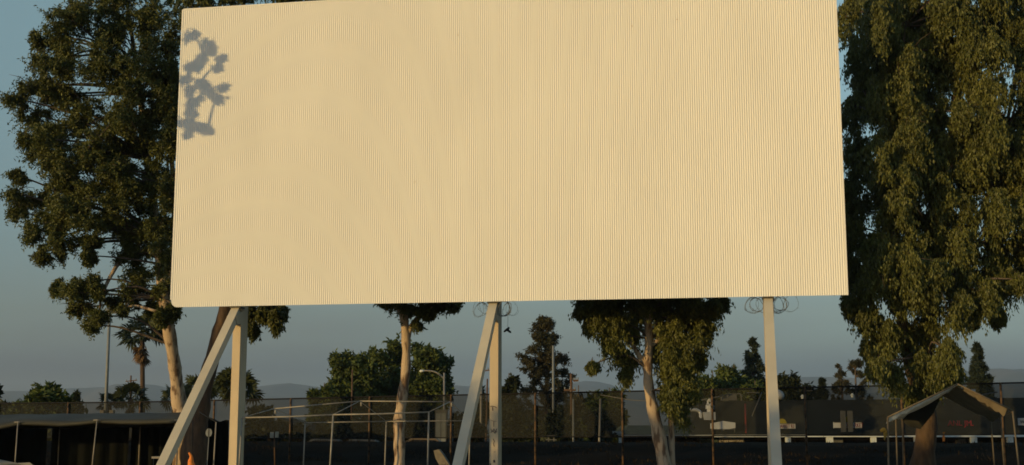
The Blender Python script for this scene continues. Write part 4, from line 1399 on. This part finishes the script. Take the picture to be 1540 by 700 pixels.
# ------------------------------------------------------------------ parked car at the lower left corner
cx0 = -5.44
cy0, ct = 12.0, 1.575
car = thing('parked_sedan', 'beige parked car whose curved roof just shows at the lower left corner', 'car', (cx0, cy0, 0))
sec = [(-2.25, .45, .30, .62, .80), (-2.15, .62, .26, .80, .86), (-1.5, .86, .22, .86, .89), (-.9, .92, .2, .90, .9), (0, .93, .2, .92, .9), (.9, .93, .2, .92, .9), (1.5, .9, .22, .88, .89), (2.1, .78, .26, .78, .86), (2.25, .6, .32, .6, .78)]
vs = []
for x, zt, zb_, _, hw in sec:
    vs += [(cx0 + x, cy0 - hw * .92, zb_), (cx0 + x, cy0 - hw, (zb_ + zt) / 2), (cx0 + x, cy0 - hw * .95, zt), (cx0 + x, cy0 - hw * .5, zt + .03), (cx0 + x, cy0 + hw * .5, zt + .03), (cx0 + x, cy0 + hw * .95, zt), (cx0 + x, cy0 + hw, (zb_ + zt) / 2), (cx0 + x, cy0 + hw * .92, zb_)]
m_ = MB()
ns = len(sec)
m_.add(vs, [(i * 8 + k, i * 8 + (k + 1) % 8, (i + 1) * 8 + (k + 1) % 8, (i + 1) * 8 + k) for i in range(ns - 1) for k in range(8)] + [tuple(range(8))[::-1], tuple(range((ns - 1) * 8, ns * 8))])
body = m_.build('body', M_car, car, smooth=True)
su = body.modifiers.new('s', 'SUBSURF')
su.levels = su.render_levels = 2
# cabin: roof shell arched both ways
nx, ny = 18, 12
vs = []
for i in range(nx + 1):
    x = -1.05 + 1.9 * i / nx
    t_ = (i / nx - .5) * 2
    zr = ct - .015 - .085 * abs(t_) ** 2.6
    hw = .60 - .05 * abs(t_) ** 2
    for j in range(ny + 1):
        s2 = (j / ny - .5) * 2
        vs.append((cx0 + x, cy0 + s2 * hw, zr - .05 * abs(s2) ** 2.5))
m_ = MB().add(vs, [(i * (ny + 1) + j, (i + 1) * (ny + 1) + j, (i + 1) * (ny + 1) + j + 1, i * (ny + 1) + j + 1) for i in range(nx) for j in range(ny)])
o = m_.build('roof', M_car, car, smooth=True)
so = o.modifiers.new('t', 'SOLIDIFY')
so.thickness = .03
zl = ct - .10
for sgn in (-1, 1):
    y1, y2 = cy0 + sgn * .56, cy0 + sgn * .84
    MB().prism([(cx0 - 1.55, y2, .93), (cx0 - .1, y2, .95), (cx0 - .1, y1, zl), (cx0 - .98, y1, zl)], [(cx0 - 1.55, y2 - sgn * .02, .93), (cx0 - .1, y2 - sgn * .02, .95), (cx0 - .1, y1 - sgn * .02, zl), (cx0 - .98, y1 - sgn * .02, zl)]).build('side_window', M_glass, car)
    MB().prism([(cx0 - .04, y2, .95), (cx0 + 1.45, y2, .93), (cx0 + .80, y1, zl), (cx0 - .04, y1, zl)], [(cx0 - .04, y2 - sgn * .02, .95), (cx0 + 1.45, y2 - sgn * .02, .93), (cx0 + .80, y1 - sgn * .02, zl), (cx0 - .04, y1 - sgn * .02, zl)]).build('side_window', M_glass, car)
    MB().beam((cx0 - .07, y2 + sgn * .005, .95), (cx0 - .07, y1 + sgn * .005, zl), .07, .03, (1, 0, 0)).build('pillar', M_car, car)
for x0, x1, nm in ((1.5, .83, 'windscreen'), (-1.6, -1.0, 'rear_window')):
    q = [(cx0 + x0, cy0 - .78, .94), (cx0 + x0, cy0 + .78, .94), (cx0 + x1, cy0 + .54, zl), (cx0 + x1, cy0 - .54, zl)]
    MB().prism(q, [(a_ - (.02 if x0 > 0 else -.02), b_, c_) for a_, b_, c_ in q]).build(nm, M_glass, car)
for x in (-1.4, 1.4):
    for y in (-.80, .80):
        c = Vector((cx0 + x, cy0 + y, .33))
        wh = MB().tube([c - Vector((0, .11, 0)), c + Vector((0, .11, 0))], .33, 20).build('wheel', M_tyre, car, smooth=False)
        d = Vector((0, .115 if y > 0 else -.115, 0))
        MB().tube([c + d * .9, c + d * 1.05], [.21, .19], 16).build('rim', M_rim, wh)
for y in (-.6, .6):
    MB().box((cx0 + 2.2, cy0 + y, .58), .08, .34, .14).build('headlight', M_lens, car)
    MB().box((cx0 - 2.2, cy0 + y, .68), .08, .3, .14).build('tail_light', M_redlens, car)

# ------------------------------------------------------------------ haze
hz = bpy.data.materials.new('haze_air')
hz.use_nodes = True
t = hz.node_tree
for n_ in list(t.nodes):
    if n_.type == 'BSDF_PRINCIPLED':
        t.nodes.remove(n_)
pv_ = t.nodes.new('ShaderNodeVolumePrincipled')
pv_.inputs['Color'].default_value = (0.74, 0.87, 1.0, 1)
pv_.inputs['Density'].default_value = 0.00013
pv_.inputs['Anisotropy'].default_value = 0.2
t.links.new(pv_.outputs[0], t.nodes['Material Output'].inputs['Volume'])
kind(MB().prism([(-8200, -800, -4), (8200, -800, -4), (8200, 9300, -4), (-8200, 9300, -4)], [(-8200, -800, 360), (8200, -800, 360), (8200, 9300, 360), (-8200, 9300, 360)]).build('haze', hz), 'stuff')

for o in bpy.data.objects:
    if '_base' in o:
        del o['_base']
